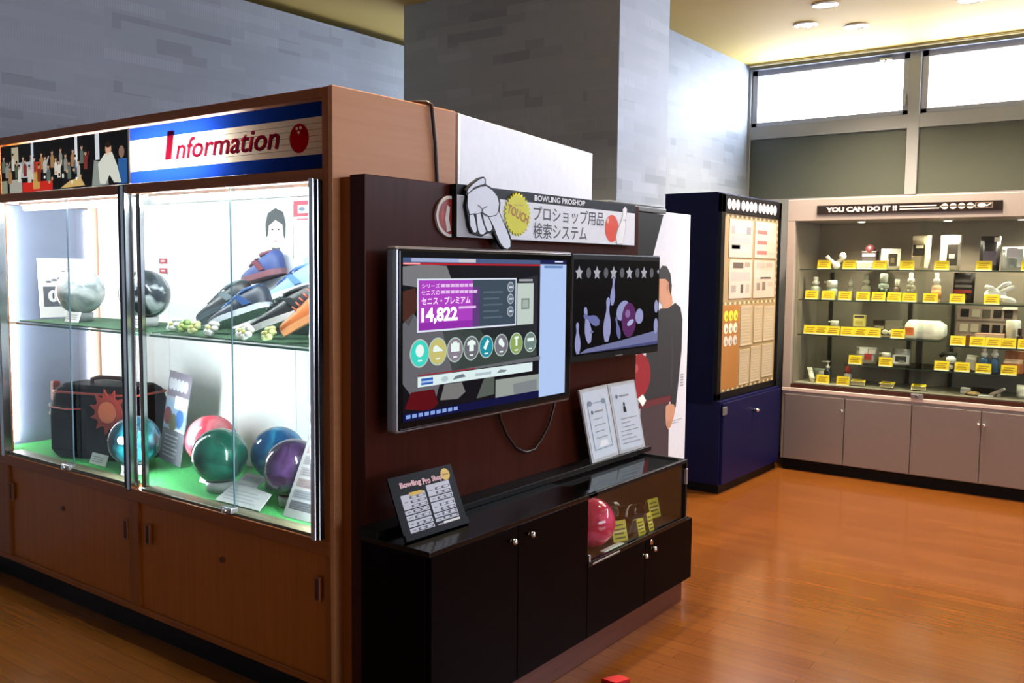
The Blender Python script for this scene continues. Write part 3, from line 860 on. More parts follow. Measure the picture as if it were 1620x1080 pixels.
shoe(SM((-3.02, 2.487, 1.462), (-3.25, 2.482, 1.412), 0), 'small navy and maroon shoe behind the light blue one', pm('#2a3f78', .5), pm('#7a4a52', .5), WS, pm('#6a2f3c', .5), .25)
shoe(SM((-2.42, 2.31, 1.385), (-2.56, 2.15, 1.262), 0.1), 'orange shoe with navy panel at the right end of the pile', ORG_, pm('#f2a36a', .5), pm('#c85a2a', .5), pm('#3c4660', .5))
shoe(SM((-2.54, 2.47, 1.415), (-2.74, 2.40, 1.37), 0), 'white and lilac shoe behind the orange shoe', pm('#d9dcf0', .5), WS, WS, pm('#8f8fc0', .5))
m = MB()
m.prism([(-3.15, 0), (-2.30, 0), (-2.30, .12), (-2.9, .10)], Fr((0, 2.45, 1.2225), (1, 0, 0), (0, 0, 1)), -.044, .03, pm('#20302a', .5)); o = m.build('display_ramp', None)
tag(o, 'dark sloped ramp under the shoes on the upper shelf', 'display ramp')

m = MB(); m.prism([(-3.26, 0), (-3.02, 0), (-3.02, .232), (-3.26, .180)], Fr((0, 2.538, 1.2225), (1, 0, 0), (0, 0, 1)), .002, .040, WHITE); o = m.build('display_riser', None)
tag(o, 'slim white sloped riser under the small navy and maroon shoe', 'display riser')


def flower(x, y, z, r, mat, label, rot=0.0):
    t = thing('flower', label, 'flower', (x, y, z), 'artificial flowers along the shelf front')
    m = MB()
    for k in range(6):
        a = rot + k * PI / 3; c = Vector((x + math.cos(a) * r * .55, y + math.sin(a) * r * .35, z + r * .45 + math.sin(a) * r * .45))
        m.ball(c, r * .45, mat, 10, .8)
    m.build('petals', t)
    m = MB(); m.ball((x, y - r * .4, z + r * .5), r * .25, pm('#d8d27a', .6), 10); m.build('centre', t)


FW, FY_ = pm('#e9ece6', .7), pm('#d5dc9a', .7)
for x, y, r, mt, lab, z in ((-3.30, 2.16, .036, FW, 'white artificial flower nearest the black and white ball', zs), (-3.20, 2.14, .034, pm('#8fae5c', .7), 'green artificial leaf bud left of the yellow-green flower', zs),
                     (-3.12, 2.13, .032, FY_, 'yellow-green artificial flower left of the navy shoe', zs), (-3.01, 2.13, .036, FW, 'white artificial flower below the toe of the navy shoe', zs),
                     (-2.82, 2.13, .036, FW, 'white artificial flower under the large black shoe', zs), (-2.76, 2.10, .034, FW, 'white artificial flower at the shelf edge below the large black shoe', zs),
                     (-2.66, 2.12, .034, FY_, 'pale yellow artificial flower between the black shoe and the orange shoe', zs)):
    flower(x, y, z + .014, r, mt, lab, x * 7)

# =================================================================== DARK PANEL WITH SCREENS
pn = thing('screen_partition', 'tall dark brown laminate panel carrying the two screens and the pointing-hand sign', 'panel', (-2.10, 2.9, 0))
MB().box(-2.137, -2.07, 2.02, 3.75, 0, 1.78, MAHOG, .003).build('board', pn)
MB().box(-2.19, -2.138, 2.03, 2.06, 0, 1.775, OAK_V, .002).build('edge_strip', pn)

wbd = thing('white_partition', 'tall plain white partition board behind the pointing-hand sign', 'partition', (-2.2, 2.62, 0))
M_ = Matrix.Translation((-2.2, 2.615, 0)) @ Matrix.Rotation(math.atan2(.216, 1.284), 4, 'Z')
MB(M_).box(-.04, 0, .022, 1.30, 0, 2.055, pm('#f0eff2', .5), .002).build('board', wbd)
MB(M_).box(-.042, .002, 0, .02, 0, 2.056, pm('#c8c2bd', .4, .3), .002).build('edge_profile', wbd)

m = MB(); m.tube([(-2.30, 2.40, 2.066), (-2.22, 2.43, 2.068), (-2.195, 2.443, 2.067), (-2.180, 2.448, 2.058), (-2.178, 2.452, 2.03), (-2.180, 2.47, 1.93), (-2.181, 2.482, 1.80), (-2.181, 2.485, 1.60)], .007, pm('#3a2015', .5), 8)
o = m.build('power_cable', None); tag(o, 'brown cable running over the cabinet top and down its oak end', 'cable')

# low ebony cabinet
lc = thing('low_cabinet', 'low black-brown cabinet with a glass display case, under the screens', 'cabinet', (-1.9, 2.9, 0))
m = MB(); m.box(-2.06, -1.80, 2.02, 3.73, 0, .105, KICKM, .002).build('kick', lc)
panels(lc, EBONY, .002, [('tall_carcass', -2.06, -1.79, 1.99, 2.87, .105, .642), ('short_carcass', -2.06, -1.79, 2.871, 3.76, .105, .385), ('case_back', -2.06, -2.04, 2.871, 3.69, .386, .644)])
m = MB(); m.box(-2.065, -1.768, 1.985, 2.93, .643, .66, BLACKG, .002); m.build('worktop', lc)
m = MB(); m.box(-2.068, -1.985, 1.985, 3.76, .66, .682, BLACK, .002); m.build('back_ledge', lc)
for y0, y1, z0, z1, ky, kz in ((1.995, 2.428, .11, .640, 2.377, .603), (2.432, 2.868, .11, .640, 2.479, .604), (2.872, 3.318, .11, .383, 3.285, .328), (3.322, 3.757, .11, .383, 3.359, .340)):
    m = MB(); m.box(-1.79, -1.77, y0, y1, z0, z1, EBONY, .0015); d = m.build('door', lc)
    m = MB(); m.cyl((-1.77, ky, kz), (-1.755, ky, kz), .006, .006, CHROME, 12); m.ball((-1.748, ky, kz), .0115, CHROME, 16); m.build('knob', d)
m = MB(); m.cyl((-1.77, 3.358, .366), (-1.760, 3.358, .366), .011, .010, CHROME, 14); m.build('lock', lc)
m = MB(); m.box(-2.03, -1.772, 2.93, 3.69, .652, .659, SHELFG); m.build('glass_top', lc)
m = MB(); m.box(-1.778, -1.773, 2.875, 3.685, .40, .652, GLASS); m.build('glass_front', lc)
m = MB(); m.box(-2.035, -1.786, 3.676, 3.690, .387, .645, EBONY); m.build('case_end', lc)
m = MB()
m.box(-1.785, -1.768, 2.87, 3.692, .645, .660, BLACK, .002); m.box(-1.785, -1.768, 3.676, 3.692, .386, .646, BLACK, .001); m.box(-1.785, -1.766, 2.87, 3.692, .384, .402, BLACKG, .002); m.box(-2.06, -1.77, 3.680, 3.694, .645, .66, BLACK, .002)
m.build('case_frame', lc)
m = MB(); m.box(-1.769, -1.764, 2.90, 3.10, .388, .394, STEEL, .001); m.box(-1.776, -1.764, 3.674, 3.69, .55, .62, STEEL, .002); m.box(-1.776, -1.764, 2.872, 2.885, .405, .43, STEEL, .002); m.build('case_fittings', lc)
MB().box(-2.035, -1.785, 2.88, 3.68, .386, .392, pm('#1a1a1d', .6)).build('case_floor', lc)

# screens ------------------------------------------------------------------
def scr(c, s=1.0): return pm(c, .3, em=s, spec=.08)
tv = thing('touch_screen', 'large touch screen with silver rim showing the 14,822 item search page', 'screen', (-2.0, 2.57, .97))
m = MB(); m.box(-2.03, -1.984, 2.066, 3.064, .972, 1.560, pm('#8c8c92', .3, .7), .012, 3); m.build('silver_rim', tv)
m = MB(); m.box(-2.02, -1.980, 2.076, 3.058, .980, 1.553, BLACKG, .008, 3); m.build('bezel', tv)
MB().box(-2.071, -2.028, 2.3, 2.85, 1.1, 1.45, BLACK).build('wall_mount', tv)
f = fx(-1.9795)
m = MB()
m.rect(f, 2.092, 1.009, 3.011, 1.526, scr('#15131a', .7), 1)
# muted flat shapes of a figure in a cap, behind the page
gq = lambda c, s=.55: scr(c, s)
m.poly(f, [(2.092, 1.44), (2.092, 1.497), (2.20, 1.505), (2.30, 1.50), (2.325, 1.455), (2.25, 1.44), (2.17, 1.43)], gq('#8f8f92'), 2)
m.poly(f, [(2.092, 1.42), (2.15, 1.43), (2.16, 1.37), (2.12, 1.31), (2.092, 1.33)], gq('#5a3328'), 2)
m.poly(f, [(2.092, 1.13), (2.092, 1.32), (2.14, 1.35), (2.20, 1.30), (2.30, 1.31), (2.40, 1.26), (2.36, 1.16), (2.27, 1.12), (2.25, 1.07), (2.14, 1.08)], gq('#77787e'), 2)
m.poly(f, [(2.10, 1.05), (2.13, 1.10), (2.24, 1.10), (2.26, 1.05), (2.22, 1.03)], gq('#6a1018'), 3)
m.poly(f, [(2.27, 1.06), (2.29, 1.11), (2.38, 1.11), (2.40, 1.075), (2.36, 1.055)], gq('#8c8c8a'), 3)
m.poly(f, [(2.28, 1.29), (2.55, 1.28), (2.80, 1.30), (2.82, 1.17), (2.60, 1.15), (2.33, 1.15)], gq('#47524e'), 2)
m.poly(f, [(2.46, 1.045), (2.50, 1.11), (2.56, 1.115), (2.56, 1.05)], gq('#667068'), 3)
m.poly(f, [(2.567, 1.012), (2.567, 1.10), (2.838, 1.098), (2.838, 1.012)], gq('#a2aca4', .7), 3)
m.poly(f, [(2.68, 1.02), (2.67, 1.075), (2.82, 1.08), (2.82, 1.03)], gq('#888f92', .7), 4)
m.poly(f, [(2.40, 1.36), (2.45, 1.42), (2.82, 1.47), (2.82, 1.25), (2.7, 1.22), (2.5, 1.26)], gq('#33323a'), 2)
# page furniture
m.rect(f, 2.092, 1.510, 2.834, 1.525, scr('#4a5c86', .8), 3); m.rect(f, 2.13, 1.512, 2.45, 1.524, scr('#a9b4d8', .8), 4); m.rect(f, 2.36, 1.512, 2.45, 1.524, scr('#c9cbd2', .8), 5); m.rect(f, 2.834, 1.513, 3.011, 1.526, scr('#10154a', 1), 4)
m.rect(f, 2.93, 1.518, 2.985, 1.522, scr('#dfe8ff', 1), 5)
m.rect(f, 2.092, 1.503, 2.834, 1.509, scr('#b01c2c', .9), 4); m.rect(f, 2.092, 1.504, 2.17, 1.509, scr('#ff9aa0', 1), 5)
m.rect(f, 2.834, 1.009, 3.011, 1.510, scr('#a8c0e8', .95), 4); m.rect(f, 2.86, 1.496, 2.985, 1.505, scr('#5f7fb0', 1), 5)
m.rect(f, 2.156, 1.288, 2.684, 1.459, scr('#cfd6e2', 1), 5)
m.rect(f, 2.163, 1.294, 2.433, 1.454, scr('#a23cb4', 1), 6); m.rect(f, 2.433, 1.294, 2.678, 1.454, scr('#3c4a58', .9), 6); m.rect(f, 2.433, 1.294, 2.47, 1.43, scr('#5a3c78', .9), 7)
m.rect(f, 2.163, 1.294, 2.433, 1.318, scr('#8a2ba0', 1), 7)
PK = scr('#f0d4f2', 1.1)
m.text(f, 'シリーズ', 2.176, 1.429, 2.262, 1.443, PK, 9)
for k in range(7): m.rect(f, 2.268 + .024 * k, 1.431, 2.288 + .024 * k, 1.441, scr('#d8b4de', 1), 9)
m.text(f, 'セニスの', 2.174, 1.407, 2.262, 1.422, PK, 9)
for k in range(8): m.rect(f, 2.268 + .024 * k, 1.410, 2.288 + .024 * k, 1.420, scr('#d8b4de', 1), 9)
m.text(f, 'セニス・プレミアム', 2.174, 1.375, 2.42, 1.400, PK, 9, bold=.02)
m.text(f, '14,822', 2.174, 1.312, 2.352, 1.366, scr('#ffffff', 1.2), 9, bold=.04)
m.rect(f, 2.358, 1.358, 2.45, 1.366, scr('#d8b4de', 1), 9)
for z in (1.427, 1.385, 1.340): m.ell(f, 2.648, z, .019, .019, scr('#aab4be', .9), 7, 20); m.ell(f, 2.648, z, .015, .015, scr('#6b7884', .8), 8, 20); m.rect(f, 2.638, z - .003, 2.658, z + .003, scr('#c8d0d8', .9), 9)
for k in range(5): m.rect(f, 2.49, 1.32 + .022 * k, 2.60 - .02 * (k % 2), 1.326 + .022 * k, scr('#5a6a78', .8), 8)
m.rect(f, 2.690, 1.289, 2.791, 1.440, scr('#bccbc2', .9), 5); m.rect(f, 2.715, 1.345, 2.765, 1.385, scr('#7d8c88', .8), 6); m.rect(f, 2.722, 1.351, 2.758, 1.379, scr('#aab8b0', .8), 7); m.rect(f, 2.70, 1.447, 2.785, 1.455, scr('#a8aab0', .8), 5)
ICO = ((2.168, '#3fd6c4', .046), (2.255, '#c8c074', .046), (2.342, '#8a7f8c', .042), (2.428, '#6c6a72', .042), (2.510, '#208fa4', .040), (2.596, '#77747e', .040), (2.686, '#8fa85c', .040), (2.774, '#6f8580', .038))
icw = scr('#dcebe4', 1)
for k, (a, c, r) in enumerate(ICO):
    z = 1.222
    m.ell(f, a, z, r, r, scr('#b9cfc4', .8), 6, 26); m.ell(f, a, z, r * .9, r * .9, scr(c, .85), 7, 26)
    if k == 0: m.ell(f, a, z + .008, .020, .020, icw, 8, 18)
    elif k == 1: m.poly(f, [(a - .024, z), (a - .022, z + .016), (a - .008, z + .022), (a + .012, z + .010), (a + .024, z + .004), (a + .024, z)], icw, 8)
    elif k == 2: m.rect(f, a - .022, z - .006, a + .022, z + .022, icw, 8); m.rect(f, a - .010, z + .022, a + .010, z + .028, icw, 8)
    elif k == 3: m.poly(f, [(a - .012, z - .010), (a - .012, z + .012), (a - .022, z + .008), (a - .022, z + .020), (a - .008, z + .028), (a + .008, z + .028), (a + .022, z + .020), (a + .022, z + .008), (a + .012, z + .012), (a + .012, z - .010)], icw, 8)
    elif k == 4: m.poly(f, [(a - .018, z - .004), (a + .004, z + .026), (a + .016, z + .018), (a - .004, z - .012)], icw, 8)
    elif k == 5: m.ell(f, a - .004, z + .012, .013, .013, icw, 8, 14); m.ell(f, a + .008, z + .002, .010, .010, icw, 8, 14)
    elif k == 6: m.rect(f, a - .006, z - .008, a + .006, z + .026, icw, 8); m.rect(f, a - .013, z + .018, a + .013, z + .026, icw, 8)
    else: m.rect(f, a - .020, z + .004, a + .020, z + .016, icw, 8)
    m.rect(f, a - .010, z - .026, a + .010, z - .021, icw, 8)
m.poly(f, [(2.159, 1.148), (2.84, 1.166), (2.84, 1.150), (2.159, 1.147)], scr('#6f7276', .7), 4)
m.rect(f, 2.159, 1.149, 2.45, 1.153, scr('#9c2a38', .8), 6); m.rect(f, 2.159, 1.113, 2.789, 1.146, scr('#cfe0e0', 1), 6)
m.rect(f, 2.175, 1.119, 2.232, 1.140, scr('#2f62b4', .9), 7); m.rect(f, 2.175, 1.126, 2.232, 1.132, scr('#a9c4e8', .9), 8); m.ell(f, 2.29, 1.129, .018, .009, scr('#b4c4c8', .9), 7, 14); m.poly(f, [(2.33, 1.122), (2.345, 1.134), (2.385, 1.138), (2.40, 1.127)], scr('#6a7680', .9), 7)
m.rect(f, 2.45, 1.124, 2.54, 1.133, scr('#b0bec4', .9), 7); m.poly(f, [(2.57, 1.124), (2.59, 1.135), (2.63, 1.131), (2.62, 1.124)], scr('#7d8a90', .9), 7)
m.rect(f, 2.092, 1.009, 2.834, 1.036, scr('#0c1040', .8), 5)
for k in range(9): m.rect(f, 2.105 + .029 * k, 1.018, 2.126 + .029 * k, 1.030, scr('#7f9fe0', .9), 6)
m.build_raw('display', tv)

t2 = thing('monitor', 'smaller black monitor showing tumbling pins and a purple ball under white stars', 'monitor', (-2.03, 3.47, 1.115))
m = MB(); m.box(-2.05, -2.001, 3.09, 3.835, 1.113, 1.556, BLACK, .006); m.build('housing', t2)
MB().box(-2.071, -2.045, 3.25, 3.65, 1.2, 1.5, BLACK).build('wall_mount', t2)
m = MB(); m.box(-2.003, -1.9985, 3.44, 3.50, 1.121, 1.125, STEEL).build('badge', t2)
f = fx(-2.0005)
m = MB(); m.rect(f, 3.103, 1.143, 3.823, 1.532, scr('#050409', .5), 1)
m.poly(f, [(3.15, 1.150), (3.823, 1.150), (3.823, 1.215), (3.50, 1.187), (3.20, 1.166)], scr('#777ca6', .7), 2)
m.poly(f, [(3.15, 1.150), (3.823, 1.150), (3.823, 1.165)], scr('#4c5280', .65), 3)
def star(a, b_, r):
    m.poly(f, [(a + (r if k % 2 == 0 else r * .5) * math.sin(k * PI / 5), b_ + (r if k % 2 == 0 else r * .5) * math.cos(k * PI / 5)) for k in range(10)], scr('#b0b1bc', .75), 3)
for k, a in enumerate((3.138, 3.275, 3.410, 3.545, 3.678)):
    star(a, 1.477, .030)
    m.ell(f, a + .072, 1.478, .018, .022, scr('#6a6a72', .6), 3, 14)
star(3.812, 1.484, .012)
PB, PS = scr('#989dca', .75), scr('#6f75ac', .7)
def pin(a, b_, h, rot, l=4, mt=PB):
    prof = [(.0, .07), (.06, .10), (.18, .15), (.34, .165), (.5, .13), (.66, .07), (.76, .06), (.88, .085), (.96, .065), (1, .0)]
    pts = [(x, w) for x, w in prof] + [(x, -w) for x, w in prof[-2::-1]]
    cr, sr = math.cos(rot), math.sin(rot)
    m.poly(f, [(a + (w * h) * cr - (x * h) * sr, b_ + (w * h) * sr + (x * h) * cr) for x, w in pts], mt, l)
pin(3.360, 1.187, .19, -.05); pin(3.40, 1.34, .12, -.1, 5); pin(3.225, 1.19, .155, .25); pin(3.30, 1.27, .13, 1.3, 5, PS); pin(3.135, 1.15, .13, .05, 6); pin(3.47, 1.195, .10, .35, 4, PS)
m.ell(f, 3.495, 1.315, .058, .04, PB, 4, 20, .4); m.ell(f, 3.64, 1.285, .036, .034, PB, 6, 18)
m.ell(f, 3.548, 1.272, .064, .076, scr('#54285a', .9), 5, 28); m.ell(f, 3.535, 1.30, .022, .018, scr('#8a6aa0', .8), 6, 14); m.ell(f, 3.56, 1.26, .03, .012, scr('#b0b4dc', .8), 6, 14, .3)
m.ell(f, 3.80, 1.325, .018, .03, PB, 4, 16); m.ell(f, 3.80, 1.235, .02, .036, PB, 4, 16); m.ell(f, 3.24, 1.235, .012, .006, PS, 6, 10)
m.build_raw('display', t2)

cb = MB(); cb.tube([(-2.05, 2.675, 1.02), (-2.055, 2.68, .985), (-2.055, 2.70, .93), (-2.055, 2.74, .868), (-2.055, 2.80, .81), (-2.055, 2.86, .784), (-2.055, 2.92, .786), (-2.055, 2.97, .82), (-2.055, 3.02, .87), (-2.055, 3.05, .93), (-2.05, 3.06, 1.00)], .0055, pm('#1a0c08', .4), 8)
tag(cb.build('screen_cable', None), 'thin dark cable looping below the large touch screen', 'cable')

# pointing-hand sign --------------------------------------------------------
sg = thing('pointing_sign', 'black and white BOWLING PROSHOP sign board with pointing glove and yellow TOUCH burst', 'sign', (-2.05, 3.04, 1.6))
m = MB(); m.box(-2.069, -2.0405, 2.420, 3.660, 1.598, 1.779, BLACK, .001)
f = fx(-2.0405)
m.rect(f, 2.424, 1.600, 3.657, 1.742, pm('#e4e8ef', .5), 1)
m.poly(f, [(2.425, 1.739), (2.468, 1.739), (2.487, 1.646), (2.527, 1.612), (2.628, 1.605), (2.628, 1.601), (2.425, 1.601)], pm('#b2b4ba', .5), 2)
m.build_raw('sign_board', sg)
m = MB(); IK = pm('#3d4148', .5)
m.text(f, 'BOWLING PROSHOP', 2.878, 1.750, 3.237, 1.772, pm('#e8e9ee', .5), 3, bold=.03)
m.text(f, 'プロショップ用品', 2.872, 1.674, 3.388, 1.732, IK, 3, bold=.008)
m.text(f, '検索システム', 2.872, 1.608, 3.254, 1.668, IK, 3, bold=.008)
m.build_raw('lettering', sg)
m = MB()
m.ell(f, 3.456, 1.668, .057, .058, pm('#e0401c', .4), 3, 28); m.ell(f, 3.42, 1.70, .010, .012, pm('#f6b49a', .4), 4, 12)
PINS = [(3.567, 1.769), (3.585, 1.758), (3.579, 1.729), (3.57, 1.709), (3.577, 1.68), (3.566, 1.647), (3.548, 1.602), (3.496, 1.6), (3.485, 1.632), (3.5, 1.664), (3.525, 1.694), (3.546, 1.724), (3.544, 1.756)]
cx = sum(p[0] for p in PINS) / 13; cy = sum(p[1] for p in PINS) / 13
m.poly(f, PINS, pm('#8f959c', .5), 4); m.poly(f, [(cx + (a - cx) * .88, cy + (b_ - cy) * .96) for a, b_ in PINS], pm('#eef0f2', .5), 5); m.rect(f, 3.549, 1.706, 3.575, 1.711, pm('#9a9ea4', .5), 6)
m.build_raw('ball_and_pin_emblem', sg)
m = MB(); f2 = fx(-2.038)
m.prism([(2.767 + (.084 if k % 2 else .072) * math.cos(k * PI / 28), 1.692 + (.080 if k % 2 else .068) * math.sin(k * PI / 28)) for k in range(56)], f2, -.003, .003, pm('#d8d61a', .5))
m.text(Fr((-2.035, 0, 0), (0, 1, 0), (0, 0, 1)), 'TOUCH', 2.700, 1.676, 2.836, 1.711, pm('#a8751c', .5), 1, bold=.04, rot=-.30); m.rect(Fr((-2.035, 0, 0), (0, 1, 0), (0, 0, 1)), 2.74, 1.724, 2.80, 1.729, pm('#c0b418', .5), 1)
m.build('starburst', sg)
HB = [(2.452, 1.745), (2.456, 1.76), (2.484, 1.785), (2.524, 1.806), (2.549, 1.812), (2.561, 1.804), (2.561, 1.787), (2.6, 1.776), (2.635, 1.755), (2.646, 1.727), (2.641, 1.695), (2.662, 1.667), (2.694, 1.633), (2.717, 1.597), (2.716, 1.57), (2.695, 1.559), (2.669, 1.562), (2.642, 1.579), (2.62, 1.604), (2.604, 1.627), (2.594, 1.617), (2.568, 1.614), (2.543, 1.604), (2.514, 1.609), (2.489, 1.613), (2.473, 1.635), (2.462, 1.675), (2.452, 1.705), (2.462, 1.738)]
PALM = [(2.461, 1.744), (2.492, 1.762), (2.529, 1.775), (2.561, 1.780), (2.598, 1.768), (2.626, 1.749), (2.637, 1.725), (2.632, 1.699), (2.661, 1.661), (2.684, 1.631), (2.707, 1.594), (2.707, 1.572), (2.691, 1.564), (2.67, 1.568), (2.648, 1.584), (2.627, 1.611), (2.611, 1.638), (2.576, 1.678), (2.542, 1.689), (2.517, 1.683), (2.493, 1.682), (2.473, 1.678), (2.462, 1.705)]
CUFF = [(2.458, 1.752), (2.464, 1.763), (2.49, 1.782), (2.526, 1.801), (2.547, 1.807), (2.555, 1.801), (2.552, 1.788), (2.524, 1.778), (2.492, 1.768), (2.464, 1.750)]
FS = ([(2.473, 1.675), (2.493, 1.678), (2.503, 1.657), (2.512, 1.622), (2.504, 1.616), (2.494, 1.618), (2.477, 1.638)], [(2.509, 1.679), (2.53, 1.685), (2.547, 1.649), (2.564, 1.623), (2.55, 1.612), (2.531, 1.612), (2.519, 1.627)], [(2.542, 1.686), (2.572, 1.676), (2.589, 1.656), (2.600, 1.634), (2.587, 1.624), (2.572, 1.626), (2.556, 1.649)])
f3 = fx(-2.024); GW = pm('#dfe6f2', .5)
m = MB(); m.prism(HB, f3, -.012, 0, BLACK)
m.poly(f3, PALM, GW, 1); m.poly(f3, CUFF, GW, 2)
for q in FS: m.poly(f3, q, GW, 1)
def ln(pts, w=.003):
    for (a, b_), (c_, d_) in zip(pts, pts[1:]):
        L_ = math.hypot(c_ - a, d_ - b_); nx, ny = -(d_ - b_) / L_ * w / 2, (c_ - a) / L_ * w / 2
        m.poly(f3, [(a - nx, b_ - ny), (c_ - nx, d_ - ny), (c_ + nx, d_ + ny), (a + nx, b_ + ny)], INK, 3)
ln([(2.515, 1.712), (2.530, 1.706), (2.542, 1.697), (2.535, 1.690)]); ln([(2.542, 1.697), (2.552, 1.705), (2.568, 1.710)]); ln([(2.542, 1.697), (2.545, 1.684), (2.562, 1.676), (2.590, 1.676), (2.620, 1.682), (2.634, 1.697)]); ln([(2.470, 1.752), (2.495, 1.770), (2.53, 1.781), (2.553, 1.786)])
m.build_raw('pointing_glove', sg)
bd = MB(); fb2 = fx(-2.060)
bd.prism([(2.415 + .074 * math.cos(k * PI / 18), 1.668 + .070 * math.sin(k * PI / 18)) for k in range(36)], fb2, -.009, 0, pm('#d8d2cc', .5))
bd.ell(fb2, 2.415, 1.668, .064, .060, pm('#8f2416', .4), 1, 30); bd.poly(fb2, [(2.395, 1.615), (2.385, 1.66), (2.395, 1.705), (2.41, 1.70), (2.405, 1.66), (2.415, 1.62)], pm('#d8d2cc', .5), 2); bd.poly(fb2, [(2.37, 1.64), (2.365, 1.67), (2.372, 1.70), (2.378, 1.67)], pm('#b8381c', .4), 2)
tag(bd.build_raw('round_badge', None, (-2.066, 2.415, 1.60)), 'round red and white badge peeking out left of the sign board', 'badge')

# price stand ---------------------------------------------------------------
frs = Fr((-1.88, 2.150, .6615), (.03, 1, 0), (-.42, .0, 1))
m = MB(); w, h = .288, .200; NB = pm('#04050c', .35, spec=.1)
m.prism([(-w / 2, -.0), (w / 2, 0), (w / 2, h), (-w / 2, h)], frs, -.006, 0, NB)
m.prism([(-w / 2, 0), (w / 2, 0), (w / 2, .02), (-w / 2, .02)], frs, 0, .006, NB)
ps = thing('price_board', 'black tilted price board with pink heading and pale table on the low cabinet', 'price board', (-1.88, 2.19, .66))
m.build('board', ps)
m = MB(); bk = Fr(frs.p(0, 0, -.006), (-1, .03, 0), (0, 0, 1)); m.prism([(0, 0), (.08, 0), (.075, .16)], bk, -.06, .06, NB); m.build('back_stand', ps)
frp = Fr(frs.o, frs.u, frs.v); _fp = frp.p
frp.p = lambda a, b, c=0.0: _fp(a * .88, b * .81, c)
m = MB(); LP = pm('#ccd0de', .5); PKH = pm('#e6b8c0', .5)
m.text(frp, 'Bowling', -.118, .192, -.012, .220, PKH, 3, bold=.05); m.text(frp, 'Pro', -.004, .192, .036, .218, PKH, 3, bold=.05); m.text(frp, 'Shop', .044, .190, .10, .218, PKH, 3, bold=.05)
m.ell(frp, .118, .212, .024, .024, pm('#e6c766', .5), 4, 18); m.rect(frp, .102, .209, .134, .215, pm('#b48a3c', .5), 5)
for a0, rows in ((-.128, (.172, .112, .092, .070, .044)), (.006, (.188, .138, .116, .072, .052))):
    for b1, b0 in zip(rows, rows[1:] + (.022 if a0 < 0 else .036,)):
        m.rect(frp, a0, b0 + .003, a0 + .122, b1 - .001, LP, 1)
        n_ = max(1, int((b1 - b0) / .017))
        for k in range(n_):
            zz = b0 + .006 + k * .017
            m.rect(frp, a0 + .040, zz, a0 + .118, zz + .010, pm('#4a4e60', .5), 2)
            m.ell(frp, a0 + .062, zz + .005, .014, .004, LP, 3, 12); m.ell(frp, a0 + .098, zz + .005, .015, .004, LP, 3, 12)
        m.rect(frp, a0 + .010, (b0 + b1) / 2 - .001, a0 + .028, (b0 + b1) / 2 + .003, INKG, 2)
m.rect(frp, -.085, .163, -.02, .176, pm('#e0bc4c', .5), 4); m.rect(frp, .04, .018, .128, .034, WHITE, 3); m.rect(frp, .01, .018, .038, .030, pm('#c9b8cc', .5), 3); m.rect(frp, -.018, .008, .016, .018, pm('#d8d8de', .5), 3)
m.build_raw('printed_table', ps)

# certificate folder ----------------------------------------------------------
cf = thing('certificate_frame', 'white two-page certificate frame leaning against the dark panel', 'certificate frame', (-1.99, 3.42, .682))
for i, (o_, u_, wd) in enumerate((((-1.990, 3.250, .683), (-.05, 1, -.00), .242), ((-2.002, 3.497, .683), (.03, 1, -.0), .222))):
    q = Fr(o_, u_, (-.07, -.29 * .85, 1.0)); hh = .325
    q.v = Vector((-.07, -.235, .97)).normalized(); q.n = q.u.cross(q.v).normalized()
    m = MB(); m.prism([(0, 0), (wd, 0), (wd, hh), (0, hh)], q, -.008, 0, pm('#cdd3da', .3, .3))
    m.prism([(.014, .014), (wd - .012, .014), (wd - .012, hh - .014), (.014, hh - .014)], q, 0, .001, pm('#c4d2e2', .5)); pg = m.build('frame', cf)
    m = MB()
    if i == 0:
        for a, b_, c_, d_ in ((.04, .05, .045, .26), (.195, .05, .2, .26), (.04, .05, .2, .055), (.06, .255, .18, .26)): m.rect(q, a, b_, c_, d_, pm('#8fa3b4', .5), 4)
        m.ell(q, .06, .258, .02, .012, pm('#7d90a4', .5), 5, 12); m.ell(q, .18, .258, .02, .012, pm('#7d90a4', .5), 5, 12); m.ell(q, .07, .218, .009, .009, pm('#5a6a7a', .5), 5, 12); m.rect(q, .09, .214, .165, .222, INKG, 4)
        for k in range(4): m.rect(q, .07, .10 + .028 * k, .17 - .02 * (k % 2), .104 + .028 * k, INKG, 4)
        m.poly(q, [(.08, .06), (.17, .06), (.16, .085), (.1, .09)], pm('#e4ecf4', .5), 4)
    else:
        m.ell(q, .05, .262, .010, .010, pm('#6a7a8a', .5), 4, 12); m.rect(q, .07, .258, .15, .266, INKG, 4)
        m.ell(q, .10, .222, .007, .010, INK, 5, 12); m.poly(q, [(.088, .185), (.092, .212), (.108, .212), (.112, .185)], INK, 5)
        for k in range(7): m.rect(q, .04 + .015 * (k > 3), .04 + .019 * k, .19 - .03 * (k % 3), .044 + .019 * k, INKG, 4)
    m.build_raw('certificate_page', pg)

# display case goods -----------------------------------------------------------
m = MB(); m.ball((-1.885, 3.075, .392 + .098), .098, swirl('hot_pink_resin', '#e0225c', '#c81a50', '#f04a7c', 5), 40)
o = m.build('bowling_ball', None, (-1.885, 3.075, .49)); tag(o, 'hot pink ball inside the glass case of the low cabinet', 'bowling ball')
m = MB(); m.ball((0, 0, 0), .055, pm('#c84a70', .3), 24, .18); m.bm.transform(Matrix.Translation((-1.80, 3.125, .505)) @ Matrix.Rotation(1.15, 4, 'Y') @ Matrix.Rotation(.3, 4, 'X'))


